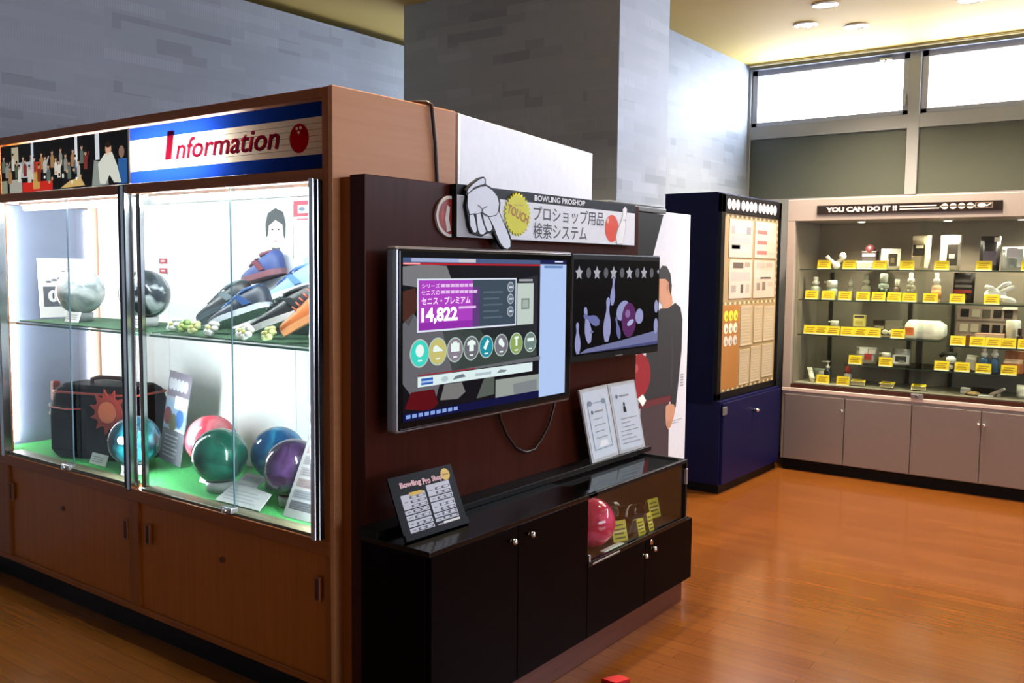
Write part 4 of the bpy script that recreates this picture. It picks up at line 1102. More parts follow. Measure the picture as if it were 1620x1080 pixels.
def tent_card(x, y, z, yaw, label, w=.075, h=.085):
    t = thing('price_card', label, 'price card', (x, y, z), 'yellow price cards in the glass case')
    M = Matrix.Translation((x, y, z)) @ Matrix.Rotation(yaw, 4, 'Z')
    m = MB(M); q = Fr((0, 0, 0), (0, 1, 0), (-.25, 0, 1)); m.prism([(-w / 2, 0), (w / 2, 0), (w / 2, h), (-w / 2, h)], q, -.002, 0, pm('#c2b830', .5))
    q2 = Fr((-.055, 0, 0), (0, -1, 0), (.35, 0, 1)); m.prism([(-w / 2, 0), (w / 2, 0), (w / 2, h * .95), (-w / 2, h * .95)], q2, -.002, 0, pm('#9aa0a0', .4)); m.build('card', t)
    m = MB(M)
    for k in range(4): m.rect(q, -w * .38, h * (.14 + .2 * k), w * (.38 - .1 * (k % 2)), h * (.22 + .2 * k), pm('#5f5a22', .6), 1)
    m.rect(q, -w * .45, h * .46, w * .45, h * .49, pm('#e9e6c0', .6), 1); m.build_raw('print', t)


m.bm.free()
tent_card(-1.82, 3.205, .392, -.35, 'yellow tent price card in front of the hot pink ball')
tent_card(-1.795, 3.34, .392, -.1, 'yellow price card standing amid the black wrist guards', .05, .07)
tent_card(-1.79, 3.415, .392, 0.0, 'narrow yellow tent price card just right of the black wrist guards', .04, .08)
tent_card(-1.88, 3.618, .392, -.15, 'yellow tent price card alone at the right end of the glass case')


def wrist_guard(x, y, z, yaw, label):
    t = thing('wrist_guard', label, 'wrist guard', (x, y, z), 'black wrist guards in the glass case')
    M = Matrix.Translation((x, y, z)) @ Matrix.Rotation(yaw, 4, 'Z')
    m = MB(M)
    for sgn in (1,):
        rings = []
        for k in range(9):
            s_ = k / 8; r = .045 - .014 * math.sin(PI * s_); zz = .048 + .03 * s_
            rings.append([(s_ * .15, r * math.cos(a), zz - .048 + .046 + r * .9 * math.sin(a)) for a in [(-.35 + j * (PI + .7) / 10) for j in range(11)]])
        m.ring(rings, pm('#17181b', .4), closed_u=False, cap0=False, cap1=False)
    bmesh.ops.solidify(m.bm, geom=m.bm.faces[:], thickness=.006)
    m.build('cuff', t)
    m = MB(M)
    for xx in (.03, .11): m.tube([(xx, .040 * math.cos(a), .052 + .028 * xx + .040 * math.sin(a)) for a in [j * PI / 8 for j in range(9)]], .006, pm('#d8dade', .3), 6)
    m.build('strap', t)


wrist_guard(-1.985, 3.20, .392, 1.35, 'black wrist guard with silver straps right behind the hot pink ball')
wrist_guard(-2.0, 3.408, .392, 0.0, 'black wrist guard in the middle of the glass case behind the yellow cards')
m = MB(); m.box(-2.0, -1.92, 3.475, 3.59, .392, .43, pm('#2a2b2e', .3), .004); m.box(-1.985, -1.94, 3.48, 3.52, .43, .436, WHITE, .002); m.box(-1.97, -1.935, 3.53, 3.57, .43, .436, WHITE, .002)
tag(m.build('accessory_box', None), 'flat dark accessory box with two white labels in the glass case', 'box')
m = MB(); m.box(-1.81, -1.785, 3.02, 3.17, .392, .402, CLEARP, .002);
tag(m.build('acrylic_stand', None), 'clear acrylic stand beneath the first yellow tent card', 'stand')

# standing poster, tapered bin, floor marker ----------------------------------
po = thing('standing_poster', 'tall white poster panel of a man in a black jacket holding a red ball', 'poster', (-2.46, 4.65, 0))
m = MB(); m.box(-2.47, -2.4505, 4.20, 5.07, .02, 1.817, pm('#ccd2e2', .5), .002); m.build('panel', po)
m = MB(); m.box(-2.56, -2.44, 4.30, 4.36, 0, .02, STEEL, .003); m.box(-2.56, -2.44, 4.9, 4.96, 0, .02, STEEL, .003); m.build('foot', po)
f = fx(-2.4500); m = MB()
SK, HR, JK = pm('#b98a72', .6), pm('#22242a', .6), pm('#20232b', .6)
m.poly(f, [(4.52, .02), (4.50, .50), (4.50, .84), (4.84, .84), (4.85, .5), (4.86, .02)], pm('#3a2e36', .6), 1)
m.poly(f, [(4.47, .72), (4.50, .84), (4.90, .84), (4.92, .72)], pm('#5a1c28', .6), 2)
m.poly(f, [(4.73, 1.27), (4.74, 1.34), (4.83, 1.38), (4.86, 1.30), (4.80, 1.24)], SK, 2)
m.poly(f, [(4.685, 1.45), (4.690, 1.40), (4.672, 1.375), (4.690, 1.36), (4.695, 1.31), (4.735, 1.295), (4.79, 1.33), (4.825, 1.40), (4.82, 1.45), (4.75, 1.48)], SK, 3)
m.poly(f, [(4.682, 1.44), (4.682, 1.49), (4.72, 1.515), (4.77, 1.512), (4.82, 1.47), (4.842, 1.40), (4.835, 1.34), (4.815, 1.37), (4.80, 1.42), (4.76, 1.44)], HR, 4)
m.ell(f, 4.79, 1.392, .012, .022, pm('#a87860', .6), 5, 12)
m.poly(f, [(4.52, .76), (4.55, 1.02), (4.60, 1.16), (4.70, 1.27), (4.80, 1.27), (4.89, 1.30), (4.96, 1.27), (4.99, 1.20), (4.99, 1.02), (4.96, .84), (4.93, .68), (4.87, .66), (4.86, .76)], JK, 4)
m.poly(f, [(4.855, .80), (4.865, .98), (4.85, 1.10), (4.86, 1.10), (4.88, .98), (4.87, .80)], pm('#31353f', .6), 5)
m.poly(f, [(4.80, .70), (4.84, .71), (4.90, .70), (4.925, .67), (4.905, .62), (4.87, .57), (4.835, .56), (4.81, .585), (4.80, .64)], SK, 5)
for k in range(3): m.rect(f, 4.83 + .018 * k, .565 + .006 * k, 4.834 + .018 * k, .61, pm('#8f6450', .6), 6)
m.ell(f, 4.47, .905, .135, .125, pm('#8a1c2a', .5), 5, 30); m.ell(f, 4.43, .95, .03, .025, pm('#b04a54', .5), 6, 16)
m.poly(f, [(4.46, .78), (4.52, .80), (4.56, .76), (4.52, .73)], PAPER, 6)
for k in range(5): m.rect(f, 4.985, .80 + .016 * k, 5.025, .808 + .016 * k, INKG, 2)
m.rect(f, 4.87, .60, 5.02, .604, INKG, 2); m.rect(f, 4.87, .585, 4.97, .589, INKG, 2)
m.build_raw('printed_figure', po)

bn = thing('tapered_bin', 'black tapered bin with flat grey lid standing behind the dark panel', 'bin', (-2.26, 3.96, 0))
m = MB()
def rc(hw, z, xc=-2.262): return [(xc - .062 * min(1, hw / .26 + .3), 3.97 - hw, z), (xc + .062 * min(1, hw / .26 + .3), 3.97 - hw, z), (xc + .062 * min(1, hw / .26 + .3), 3.97 + hw, z), (xc - .062 * min(1, hw / .26 + .3), 3.97 + hw, z)]
m.ring([rc(.10, .0), rc(.10, .02), rc(.05, .03), rc(.05, 1.20), rc(.27, 1.77)], pm('#14181a', .45), smooth=False); m.build('body', bn)
m = MB(); m.box(-2.327, -2.197, 3.68, 4.265, 1.775, 1.80, pm('#6c7072', .35), .004); m.box(-2.324, -2.200, 3.70, 4.25, 1.80, 1.812, pm('#84888a', .35), .004); m.build('lid', bn)

m = MB(); m.prism([(-1.66, 2.80), (-1.60, 2.80), (-1.575, 2.862), (-1.625, 2.868)], fz(0.0), .0005, .012, pm('#c4121c', .5))
tag(m.build('floor_marker', None), 'small red wedge-shaped marker lying on the floor beside the low cabinet', 'floor marker')

# =================================================================== NAVY NOTICE CABINET
nc = thing('notice_cabinet', 'tall navy cabinet with a papered notice board above a plain door', 'cabinet', (-2.75, 6.19, 0))
MB().box(-2.98, -2.50, 5.69, 6.71, 0, .06, BLACK).build('kick', nc)
m = MB(); m.box(-3.0, -2.49, 5.665, 6.725, .06, .625, NAVY, .003); m.box(-3.0, -2.54, 5.655, 6.735, .60, 2.0, NAVYD, .003); m.build('carcass', nc)
m = MB(); m.box(-2.49, -2.472, 5.68, 6.715, .065, .612, NAVY, .003); d = m.build('door', nc)
m = MB(); m.cyl((-2.472, 6.19, .512), (-2.455, 6.19, .512), .010, .010, CHROME, 12); m.ball((-2.445, 6.19, .512), .020, CHROME, 16, .8); m.build('knob', d)
m = MB(); m.box(-2.474, -2.462, 5.665, 5.72, .535, .59, STEEL, .004).build('latch_plate', nc)
m = MB()
for q in ((5.66, 5.72, .63, 1.99), (6.69, 6.73, .63, 1.99)): m.box(-2.545, -2.515, q[0], q[1], q[2], q[3], BLACK, .003)
m.box(-2.545, -2.515, 5.66, 6.73, 1.868, 1.99, BLACK, .003); m.box(-2.545, -2.515, 5.66, 6.73, .628, .675, BLACK, .003)
m.build('board_frame', nc)
m = MB(); m.box(-2.545, -2.525, 5.72, 6.69, .675, 1.868, pm('#8f7c5c', .6)); f = fx(-2.525)
for k in range(24):
    for z in (.684, 1.268, 1.852): m.ell(f, 5.74 + k * .04, z, .012, .010, pm('#cdbd98' if k % 2 else '#6d5a40', .6), 1, 10)
for k in range(22):
    for y in (5.73, 6.68): m.ell(f, y, 1.30 + k * .025, .008, .008, pm('#cdbd98' if k % 2 else '#6d5a40', .6), 1, 8)
m.rect(f, 5.735, .69, 6.02, 1.255, pm('#946430', .6), 2)
m.build_raw('pin_board', nc)
m = MB(); f = fx(-2.515)
y = 5.775
for n in (3, 4, 5):
    for k in range(n):
        m.ell(f, y, 1.928, .034, .036, pm('#b9b5bf', .5), 1, 14); m.ell(f, y + .006, 1.925, .010, .016, pm('#86808e', .5), 2, 10); y += .070
    y += .022
m.build_raw('heading_lettering', nc)
m = MB(); f = fx(-2.525)
for r, c in enumerate(('#e8cf3a', '#cfc8b4', '#b9b4ae')):
    for k in range(3):
        a, b_ = 5.795 + k * .078, 1.185 - r * .085
        m.ell(f, a, b_, .034, .036, pm(c, .5), 4, 16); m.ell(f, a + .01, b_ - .008, .014, .016, pm('#8f7a34' if r == 0 else '#7e7a72', .5), 5, 10)
m.build_raw('round_markers', nc)
rn = random.Random(11)
def notice(y0, y1, z0, z1, kind):
    m = MB(); m.box(-2.526, -2.521, y0, y1, z0, z1, pm('#bda79e' if kind < 4 else '#a4967f', .5), .001)
    f = fx(-2.521); w, h = y1 - y0, z1 - z0
    R = lambda a, b_, c, d, col, l=1: m.rect(f, y0 + a * w, z0 + b_ * h, y0 + c * w, z0 + d * h, pm(col, .6), l)
    if kind == 0:
        R(.08, .86, .9, .9, '#c4bab4'); R(.08, .62, .22, .82, '#8c8890'); R(.72, .62, .92, .82, '#7d7a86'); R(.28, .64, .66, .8, '#c9c2c2'); R(.08, .38, .92, .56, '#9a969c'); R(.08, .12, .9, .32, '#a8a2a4'); R(.1, .22, .45, .34, '#77747c')
    elif kind == 1:
        for z in (.66, .38, .10): R(.1, z, .55, z + .10, '#a8605c'); R(.1, z + .11, .58, z + .18, '#c8a8a0')
        R(.62, .45, .95, .62, '#c4b0a8'); R(.66, .12, .92, .2, '#b8a49c')
    elif kind == 2:
        R(.15, .78, .6, .93, '#4f4640'); R(.66, .82, .9, .94, '#8a7c70'); R(.08, .46, .92, .68, '#a09a98'); R(.1, .16, .3, .34, '#8a847e'); R(.5, .14, .62, .36, '#4a4440'); R(.72, .14, .9, .36, '#9a948c'); R(.1, .05, .7, .1, '#b4aca4')
    elif kind == 3:
        R(.1, .80, .5, .95, '#a09890'); R(.56, .82, .85, .93, '#9f8f88'); R(.08, .52, .9, .72, '#b4aca8'); R(.3, .5, .8, .55, '#7a7070'); R(.14, .2, .3, .4, '#7d756e'); R(.4, .2, .56, .42, '#6c645e'); R(.66, .3, .92, .42, '#a29a92')
    else:
        R(.08, .90, .92, .93, '#9c9284'); R(.08, .86, .7, .88, '#a99f90')
        for k in range(9): R(.08, .12 + .078 * k, .92 - .15 * rn.random(), .15 + .078 * k, '#b0a694')
        R(.0, .0, 1, .05, '#b8aa90')
    m.build_raw('notice_sheet', nc)
for i, q in enumerate(((5.805, 6.203, 1.578, 1.834), (6.246, 6.652, 1.578, 1.836), (5.82, 6.208, 1.30, 1.562), (6.244, 6.642, 1.296, 1.563))): notice(*q, i)
for q in ((6.036, 6.238, .968, 1.245), (6.271, 6.430, .980, 1.238), (6.455, 6.662, .980, 1.232), (6.032, 6.208, .697, .940), (6.235, 6.415, .70, .950), (6.445, 6.655, .715, .955)): notice(*q, 5)

# =================================================================== WALL SHOWCASE
sc = thing('showcase_cabinet', 'long grey wall showcase with lit glass shelves under the YOU CAN DO IT sign', 'showcase', (-1.0, 7.0, 0))
X0, X1 = -2.468, 1.30
DOORM = pm('#978d8c', .38, .65, var=.03)
MB().box(X0 + .01, X1, 6.77, 7.33, 0, .085, BLACK).build('kick', sc)
panels(sc, GREYF, .002, [('base_box', X0, X1, 6.74, 7.33, .085, .595), ('side_jamb', X0, -2.412, 6.73, 7.33, .624, 1.855), ('side_jamb', X1 - .05, X1, 6.73, 7.33, .624, 1.855), ('fascia', X0, X1, 6.73, 7.33, 1.856, 2.012), ('back_panel', -2.412, X1 - .05, 7.272, 7.33, .624, 1.855)])
MB().box(X0, X1, 6.725, 6.77, .596, .622, pm('#c9b8b4', .4), .003).build('front_sill', sc)
m = MB(); m.box(-2.412, X1 - .05, 7.262, 7.271, .62, 1.856, BEIGEP); m.box(-2.414, -2.405, 6.78, 7.265, .62, 1.856, BEIGEP); m.build('lining', sc)
m = MB(); m.box(-2.40, X1 - .05, 6.79, 7.26, .622, .652, pm('#2a1a14', .5)); m.box(-2.405, X1 - .05, 6.785, 7.262, .652, .657, pm('#8d8678', .5)); m.build('bottom_deck', sc)
xs = [-2.445, -2.0, -1.545, -1.108, -.665, -.22, .225, .67, 1.28]
for i in range(len(xs) - 1):
    m = MB(); m.box(xs[i] + .003, xs[i + 1] - .003, 6.722, 6.74, .092, .575, DOORM, .003); d = m.build('door', sc)
    if i % 2 == 0: kx = xs[i + 1] - .012
    else: kx = xs[i] + .022
    if i in (0, 2, 3, 4, 6):
        m = MB(); m.cyl((kx, 6.722, .487), (kx, 6.705, .487), .006, .006, CHROME, 10); m.ball((kx, 6.697, .487), .013, CHROME, 14); m.build('knob', d)
for x, z0, z1 in ((-2.29, .66, 1.48), (-1.71, .66, 1.30), (-1.415, .66, 1.30), (-.55, .66, 1.48), (.3, .66, 1.48)):
    m = MB(); m.box(x - .012, x + .012, 7.25, 7.265, z0, z1, pm('#26221c', .4)).build('shelf_standard', sc)
SHELVES = [(-2.39, 1.24, 1.505), (-2.39, 1.24, 1.281), (-2.39, -1.40, 1.022), (-1.36, 1.24, .995), (-2.04, -1.40, .818), (-1.42, 1.24, .817)]
for a, b_, z in SHELVES:
    m = MB(); m.box(a, b_, 6.80, 7.25, z - .007, z, SHELFG); o = m.build('glass_shelf', sc)
    MB().box(a, b_, 6.797, 6.80, z - .008, z, pm('#2c3a30', .2)).build('shelf_edge', o)
m = MB(); m.box(-1.545, X1 - .06, 6.762, 6.766, .65, 1.85, GLASS); m.build('sliding_glass', sc)
m = MB(); m.box(-2.41, -1.50, 6.752, 6.756, .65, 1.85, GLASS); m.build('sliding_glass', sc)
m = MB(); m.box(-2.41, X1 - .05, 6.745, 6.775, .622, .650, pm('#3a1a12', .35)); m.build('sliding_track', sc)
m = MB(); m.box(-1.555, -1.475, 6.715, 6.745, .618, .655, STEEL, .006); m.cyl((-1.515, 6.715, .637), (-1.515, 6.705, .637), .012, .011, CHROME, 12); m.build('glass_lock', sc)
SPG = pm('#fff0cf', .4, em=18)
for i, (x, y) in enumerate(((-1.985, 6.90), (-1.42, 6.96), (-.97, 7.0), (-.3, 6.95), (.4, 6.95))):
    m = MB(); m.lathe((x, y, 1.838), [(.036, .018), (.040, .012), (.034, .008), (.026, .010)], RINGM, 20); s_ = m.build('spot_fitting', sc)
    m = MB(); m.lathe((x, y, 1.846), [(.026, 0), (.001, -.003)], SPG, 16); m.build('spot_lens', s_)
    l = spot_lamp('showcase_spot', (x, y, 1.835), SPOT_W, PI * .75, .9, (1, .86, .62), .02)

bn_ = thing('slogan_sign', 'narrow black YOU CAN DO IT sign strip on the showcase fascia', 'sign', (-1.65, 6.728, 1.9))
m = MB(); m.box(-2.252, -1.048, 6.722, 6.7285, 1.898, 1.962, pm('#140806', .4)).build('strip', bn_)
f = fy(6.722); m = MB(); LW = pm('#f3e0d2', .5)
m.text(f, 'YOU CAN DO IT !!', -2.185, 1.912, -1.700, 1.948, LW, 2, bold=.048); m.rect(f, -1.682, 1.937, -1.445, 1.944, LW, 2); m.rect(f, -1.682, 1.918, -1.43, 1.925, LW, 2)
for k in range(4): m.ell(f, -1.395 + .052 * k, 1.932, .022, .020, LW, 2, 14); m.rect(f, -1.395 + .052 * k - .03, 1.928, -1.395 + .052 * k + .03, 1.936, LW, 2)
m.rect(f, -1.21, 1.915, -1.105, 1.952, pm('#8f7f76', .5), 2); m.rect(f, -1.206, 1.919, -1.109, 1.948, pm('#2a1c18', .5), 3); m.ell(f, -1.17, 1.934, .026, .013, LW, 4, 14); m.poly(f, [(-1.15, 1.93), (-1.14, 1.925), (-1.112, 1.944), (-1.118, 1.947)], LW, 4)
m.build_raw('lettering', bn_)

# ------------------------------------------------------------------ yellow price tags
def make_tag():
    t = thing('price_tag', 'yellow price tag', 'price tag', (0, 0, 0), 'yellow price tags on the showcase shelves')
    w, h = .094, .066
    q = Fr((0, 0, 0), (1, 0, 0), (0, .2, 1)); m = MB(); m.prism([(-w / 2, 0), (w / 2, 0), (w / 2, h), (-w / 2, h)], q, -.002, 0, pm('#e2c81e', .5)); m.rect(q, -w / 2, 0, w / 2, .006, pm('#efe9c8', .5), 1)
    q2 = Fr((0, .03, 0), (-1, 0, 0), (0, -.25, 1)); m.prism([(-w / 2, 0), (w / 2, 0), (w / 2, h), (-w / 2, h)], q2, -.0015, 0, pm('#efe9c8', .5)); m.build('card', t)
    m = MB()
    for k in range(3): m.rect(q, -w * (.40 - .05 * k), h * (.24 + .22 * k), w * (.36 - .06 * ((k + 1) % 3)), h * (.34 + .22 * k), pm('#a8831a', .6), 2)
    m.build_raw('print', t)
    return t


TAGS = [
    (-2.223, 1.505, 'in front of the white wrist band on the top shelf'), (-2.04, 1.505, 'by the low white slab on the top shelf'), (-1.827, 1.505, 'in front of the white packet with a dark window, top shelf'),
    (-1.646, 1.505, 'in front of the tall beige packet on the top shelf'), (-1.421, 1.505, 'in front of the white and black glove packet on the top shelf'), (-1.160, 1.505, 'in front of the black packet on the top shelf'), (-.891, 1.505, 'right of the clear grey case on the top shelf'),
    (-2.308, 1.281, 'by the white spray bottle at the left end of the second shelf'), (-2.183, 1.281, 'by the white flip-cap bottle, second shelf'), (-2.065, 1.281, 'before the thin translucent bottle, second shelf'), (-1.935, 1.281, 'before the wide translucent bottle, second shelf'),
    (-1.828, 1.281, 'before the dark green bottle, second shelf'), (-1.72, 1.281, 'before the small white bottle, second shelf'), (-1.621, 1.281, 'before the white-capped bottle, second shelf'), (-1.482, 1.281, 'before the orange-labelled bottle, second shelf'), (-1.313, 1.281, 'before the black and red packet, second shelf'), (-1.101, 1.281, 'before the crumpled white gloves, second shelf'),
    (-2.310, 1.022, 'first of three touching tags from the left end of the third shelf'), (-2.223, 1.022, 'middle of three touching tags on the third shelf'), (-2.138, 1.022, 'before the small white jar on the third shelf'), (-2.035, 1.022, 'left of the tilted yellow box on the third shelf'), (-1.941, 1.022, 'right below the tilted yellow box on the third shelf'), (-1.85, 1.022, 'below the flat dark box on the third shelf'), (-1.686, 1.022, 'between the clear tray and the white bundle on the third shelf'),
    (-1.296, .995, 'under the left end of the sample rack'), (-1.175, .995, 'under the middle of the sample rack'), (-1.078, .995, 'narrowly overlapped under the right end of the sample rack'), (-.99, .995, 'left of the brown bottle, before the pink boxes'), (-.886, .995, 'right of the brown bottle at the end of the lower shelf'),
    (-1.972, .818, 'before the red and white packet on the lowest shelf'), (-1.759, .818, 'before the glass jar on the lowest shelf'), (-1.39, .817, 'before the black and white pair on the lowest shelf'), (-1.26, .817, 'before the clear case on the lowest shelf'), (-1.131, .817, 'before the two white-capped blue bottles'), (-.977, .817, 'before the brown boxes on the lowest shelf'),
    (-2.202, .657, 'before the black pump bottle on the bottom deck'), (-2.052, .657, 'before the red nozzle bottle on the bottom deck'), (-1.952, .657, 'flat beside the red nozzle bottle on the bottom deck'), (-1.758, .657, 'lying flat alone mid-left on the bottom deck'), (-1.537, .657, 'lying flat above the glass lock on the bottom deck')]
tg = make_tag()
for i, (x, z, lab) in enumerate(TAGS):
    o = tg if i == 0 else copy_tree(tg, (0, 0, 0), '')
    y = 6.826 + (.004 if i % 2 else 0)
    o.location = (x, y, z); o['label'] = 'yellow price tag ' + lab
    if lab.startswith('flat') or 'lying flat' in lab: o.rotation_euler = (-1.22, 0, .15 if i % 2 else -.1); o.location = (x, 6.85, z + .034)

# ------------------------------------------------------------------ showcase goods
def bottle(x, y, z, r, h, body, cap, label, style='cap', band=None, grp='bottles in the wall showcase'):
    t = thing('bottle', label, 'bottle', (x, y, z), grp)
    hb = h * {'cap': .66, 'spray': .60, 'flip': .62, 'nozzle': .50, 'pump': .64, 'drop': .55}[style]
    m = MB(); m.lathe((x, y, z), [(0, 0), (r * .92, 0), (r, h * .02), (r, hb * .82), (r * .85, hb * .93), (r * .45, hb), (0, hb)], body, 18); m.build('body', t)
    m = MB()
    if style == 'spray': m.lathe((x, y, z), [(r * .45, hb), (r * .5, hb + h * .05), (r * .75, hb + h * .09), (r * .72, hb + h * .17), (r * .42, hb + h * .22), (r * .5, h * .92), (r * .4, h), (0, h)], cap, 16)
    elif style == 'flip': m.lathe((x, y, z), [(r * .6, hb), (r * 1.0, hb + h * .02), (r * 1.0, h * .93), (r * .9, h), (0, h)], cap, 16); m.box(x - r * 1.5, x - r * .5, y - r * .4, y + r * .4, h * .86 + z, h * .95 + z, cap, .003)
    elif style in ('nozzle', 'drop'): m.lathe((x, y, z), [(r * .45, hb), (r * .85, hb + h * .04), (r * .85, hb + h * .2), (r * .3, h * .88), (r * .15, h), (0, h)], cap, 16)
    elif style == 'pump': m.lathe((x, y, z), [(r * .5, hb), (r * .6, hb + h * .12), (r * .25, hb + h * .14), (r * .25, h * .93), (r * .5, h * .94), (r * .5, h), (0, h)], cap, 16); m.box(x - r * 1.6, x, y - r * .3, y + r * .3, z + h * .94, z + h * .985, cap, .002)
    else: m.lathe((x, y, z), [(r * .45, hb), (r * .72, hb + h * .03), (r * .75, h * .97), (r * .6, h), (0, h)], cap, 16)
    m.build('cap', t)
    if band:
        m = MB(); m.lathe((x, y, z), [(r * 1.01, hb * .2), (r * 1.012, hb * .7)], band, 18); m.build('wrap', t)
    return t


TR = pm('#c9cabb', .25); TRW = pm('#eceadf', .4)
B = lambda *a, **k: bottle(*a, **k)
B(-2.316, 6.95, 1.281, .037, .165, TR, TRW, 'white spray bottle at the left end of the second shelf', 'spray')
B(-2.195, 6.95, 1.281, .038, .14, pm('#aebdb6', .3), pm('#fbf8ee', .4), 'flip-cap bottle with wide white cap on the second shelf', 'flip')
B(-2.064, 6.97, 1.281, .022, .175, pm('#b8b4a2', .25), pm('#c4c0ae', .3), 'thin translucent dropper bottle on the second shelf', 'drop')
B(-1.956, 6.97, 1.281, .034, .185, pm('#a8a590', .25), pm('#b8b5a2', .3), 'wide translucent bottle on the second shelf', 'spray')
B(-1.825, 6.95, 1.281, .037, .195, pm('#8d978a', .2), pm('#b9bdb2', .3), 'clear bottle with dark green band on the second shelf', 'cap', band=pm('#1f3326', .4))
B(-1.734, 6.96, 1.281, .023, .155, pm('#7f6a58', .3), pm('#d2ccba', .4), 'small slim bottle with pale cap on the second shelf', 'cap')
B(-1.640, 6.95, 1.281, .032, .205, pm('#8a836e', .3), pm('#f3efe0', .4), 'tall bottle with bulky white cap on the second shelf', 'spray', band=pm('#5a5443', .4))
B(-1.471, 6.95, 1.281, .032, .205, pm('#d9b08a', .3), pm('#fffaf0', .4), 'white-topped bottle with orange label on the second shelf', 'spray', band=pm('#d88a4a', .4))
B(-1.147, 6.95, .817, .030, .165, pm('#3c5878', .35), pm('#f2efe6', .4), 'left blue bottle of a white-capped pair on the lowest shelf', 'spray')
B(-1.084, 6.96, .817, .030, .165, pm('#3c5878', .35), pm('#f2efe6', .4), 'right blue bottle of a white-capped pair on the lowest shelf', 'spray')
B(-.932, 6.886, .995, .018, .13, pm('#2a120a', .25), pm('#3a2216', .35), 'small dark brown bottle near the right edge of the lower shelf', 'cap')
B(-2.202, 6.95, .657, .027, .16, pm('#23272b', .3), pm('#d2d4d0', .4), 'black pump bottle with pale head on the bottom deck', 'pump')
B(-2.062, 6.98, .657, .027, .155, pm('#cfc4b4', .35), pm('#a83a34', .4), 'bottle with red nozzle cap on the bottom deck', 'nozzle')
B(-1.787, 6.95, .818, .032, .09, pm('#b6b39e', .25), pm('#efe9d8', .4), 'short glass jar with white lid on the lowest shelf', 'flip')
B(-2.165, 6.95, 1.022, .030, .10, pm('#c8c0a8', .3), pm('#fbf6e6', .4), 'small white jar at the left of the third shelf', 'flip')


def packet(x, y, z, w, h, base, label, patches, lean=.12, th=.018, yaw=0.0, cat='packet'):
    t = thing('packet', label, cat, (x, y, z), 'hanging packets in the wall showcase')
    q = Fr((x, y, z), (math.cos(yaw), math.sin(yaw), 0), (0, lean, 1)); q.n = q.u.cross(q.v)
    m = MB(); rings = []
    for s_ in range(9):
        f_ = s_ / 8; k = th * math.sin(PI * min(f_ / .85, 1)) + .001
        rings.append([q.p(-w / 2, f_ * h, 0), q.p(-w / 4, f_ * h, k), q.p(0, f_ * h, k * 1.15), q.p(w / 4, f_ * h, k), q.p(w / 2, f_ * h, 0), q.p(w / 4, f_ * h, -k * .3), q.p(-w / 4, f_ * h, -k * .3)])
    m.ring(rings, base); m.build('pouch', t)
    m = MB()
    for i, (a, b_, c, d, col) in enumerate(patches):
        pts = []
        for aa, bb in ((a, b_), ((a + c) / 2, b_), (c, b_), (c, d), ((a + c) / 2, d), (a, d)): pts.append((aa * w, bb * h))
        m.prism(pts, Fr(q.p(0, 0, th * 1.2), q.u, q.v), 0, .001 + .0006 * i, pm(col, .5))
    m.build('printed_insert', t)
    return t


packet(-1.791, 6.96, 1.505, .135, .15, pm('#d9d3c2', .35), 'white packet with dark window leaning on the top shelf', [(-.45, .8, .45, .95, '#f6f0e0'), (-.42, .35, -.1, .82, '#fdf8ec'), (-.02, .15, .38, .75, '#3a3226'), (.05, .3, .25, .55, '#7a6c50')])
packet(-1.592, 6.98, 1.505, .125, .245, pm('#cdbd9c', .4), 'tall beige packet with black print on the top shelf', [(-.45, .86, .45, .97, '#efe4c4'), (-.4, .4, .2, .72, '#2c2620'), (-.25, .62, .15, .70, '#d8ccb4'), (-.45, .05, .05, .36, '#8a7e68'), (.25, .05, .45, .85, '#f8f2da')])
packet(-1.401, 6.98, 1.505, .135, .245, pm('#d2c6b2', .4), 'tall packet holding a white and black glove on the top shelf', [(-.45, .6, .02, .97, '#fffaf0'), (-.45, .2, -.15, .6, '#fdf8ec'), (-.12, .12, .38, .72, '#28221c'), (-.02, .32, .25, .45, '#d8ccb8'), (.1, .85, .45, .95, '#f2ecd8')])
packet(-1.152, 6.98, 1.505, .125, .235, pm('#1c1a1c', .4), 'black packet with lilac print on the top shelf', [(-.3, .15, .35, .55, '#5a5264'), (-.2, .1, .1, .2, '#b8c4cc'), (-.45, .86, .45, .97, '#3a3230'), (.2, .82, .48, .95, '#e6dcd0')])
packet(-1.302, 6.97, 1.281, .135, .21, pm('#241a18', .4), 'black packet with red stripe hanging at the second shelf', [(-.45, .32, .4, .42, '#8a2a22'), (-.4, .5, .4, .58, '#6a625e'), (-.4, .66, .4, .76, '#54494a'), (-.3, .1, .2, .25, '#3a302e')])
packet(-1.932, 6.96, .818, .15, .12, pm('#d8d2c4', .4), 'white and red packet on the lowest shelf', [(-.3, .55, .1, .95, '#fffaf2'), (-.05, .2, .3, .6, '#b8403a'), (.15, .6, .45, .85, '#f2e8dc')])
packet(-1.690, 6.97, .818, .125, .12, pm('#b4b2aa', .35), 'grey packet with a black silhouette on the lowest shelf', [(-.45, .1, .45, .62, '#d6d6d2'), (-.3, .2, .3, .55, '#3c3c3c'), (-.1, .15, .2, .3, '#8a8a88')], yaw=.1)
packet(-2.275, 7.0, .657, .125, .095, pm('#8f988a', .3), 'greenish clear packet with white label on the bottom deck', [(-.05, .5, .42, .8, '#f6f2e0'), (-.4, .1, .3, .3, '#b4b49a')])
packet(-.995, 6.95, 1.505, .16, .16, pm('#a9adb0', .25), 'clear grey case beside the black packet on the top shelf', [(-.3, .55, .1, .95, '#e8e2ee'), (.1, .15, .3, .9, '#c8d0d4'), (-.2, .1, .0, .5, '#8f979c')])
packet(-.895, 6.93, .657, .09, .09, pm('#e9e4d4', .45), 'white folded packet at the right edge of the bottom deck', [(-.3, .2, .3, .7, '#fffaee')])

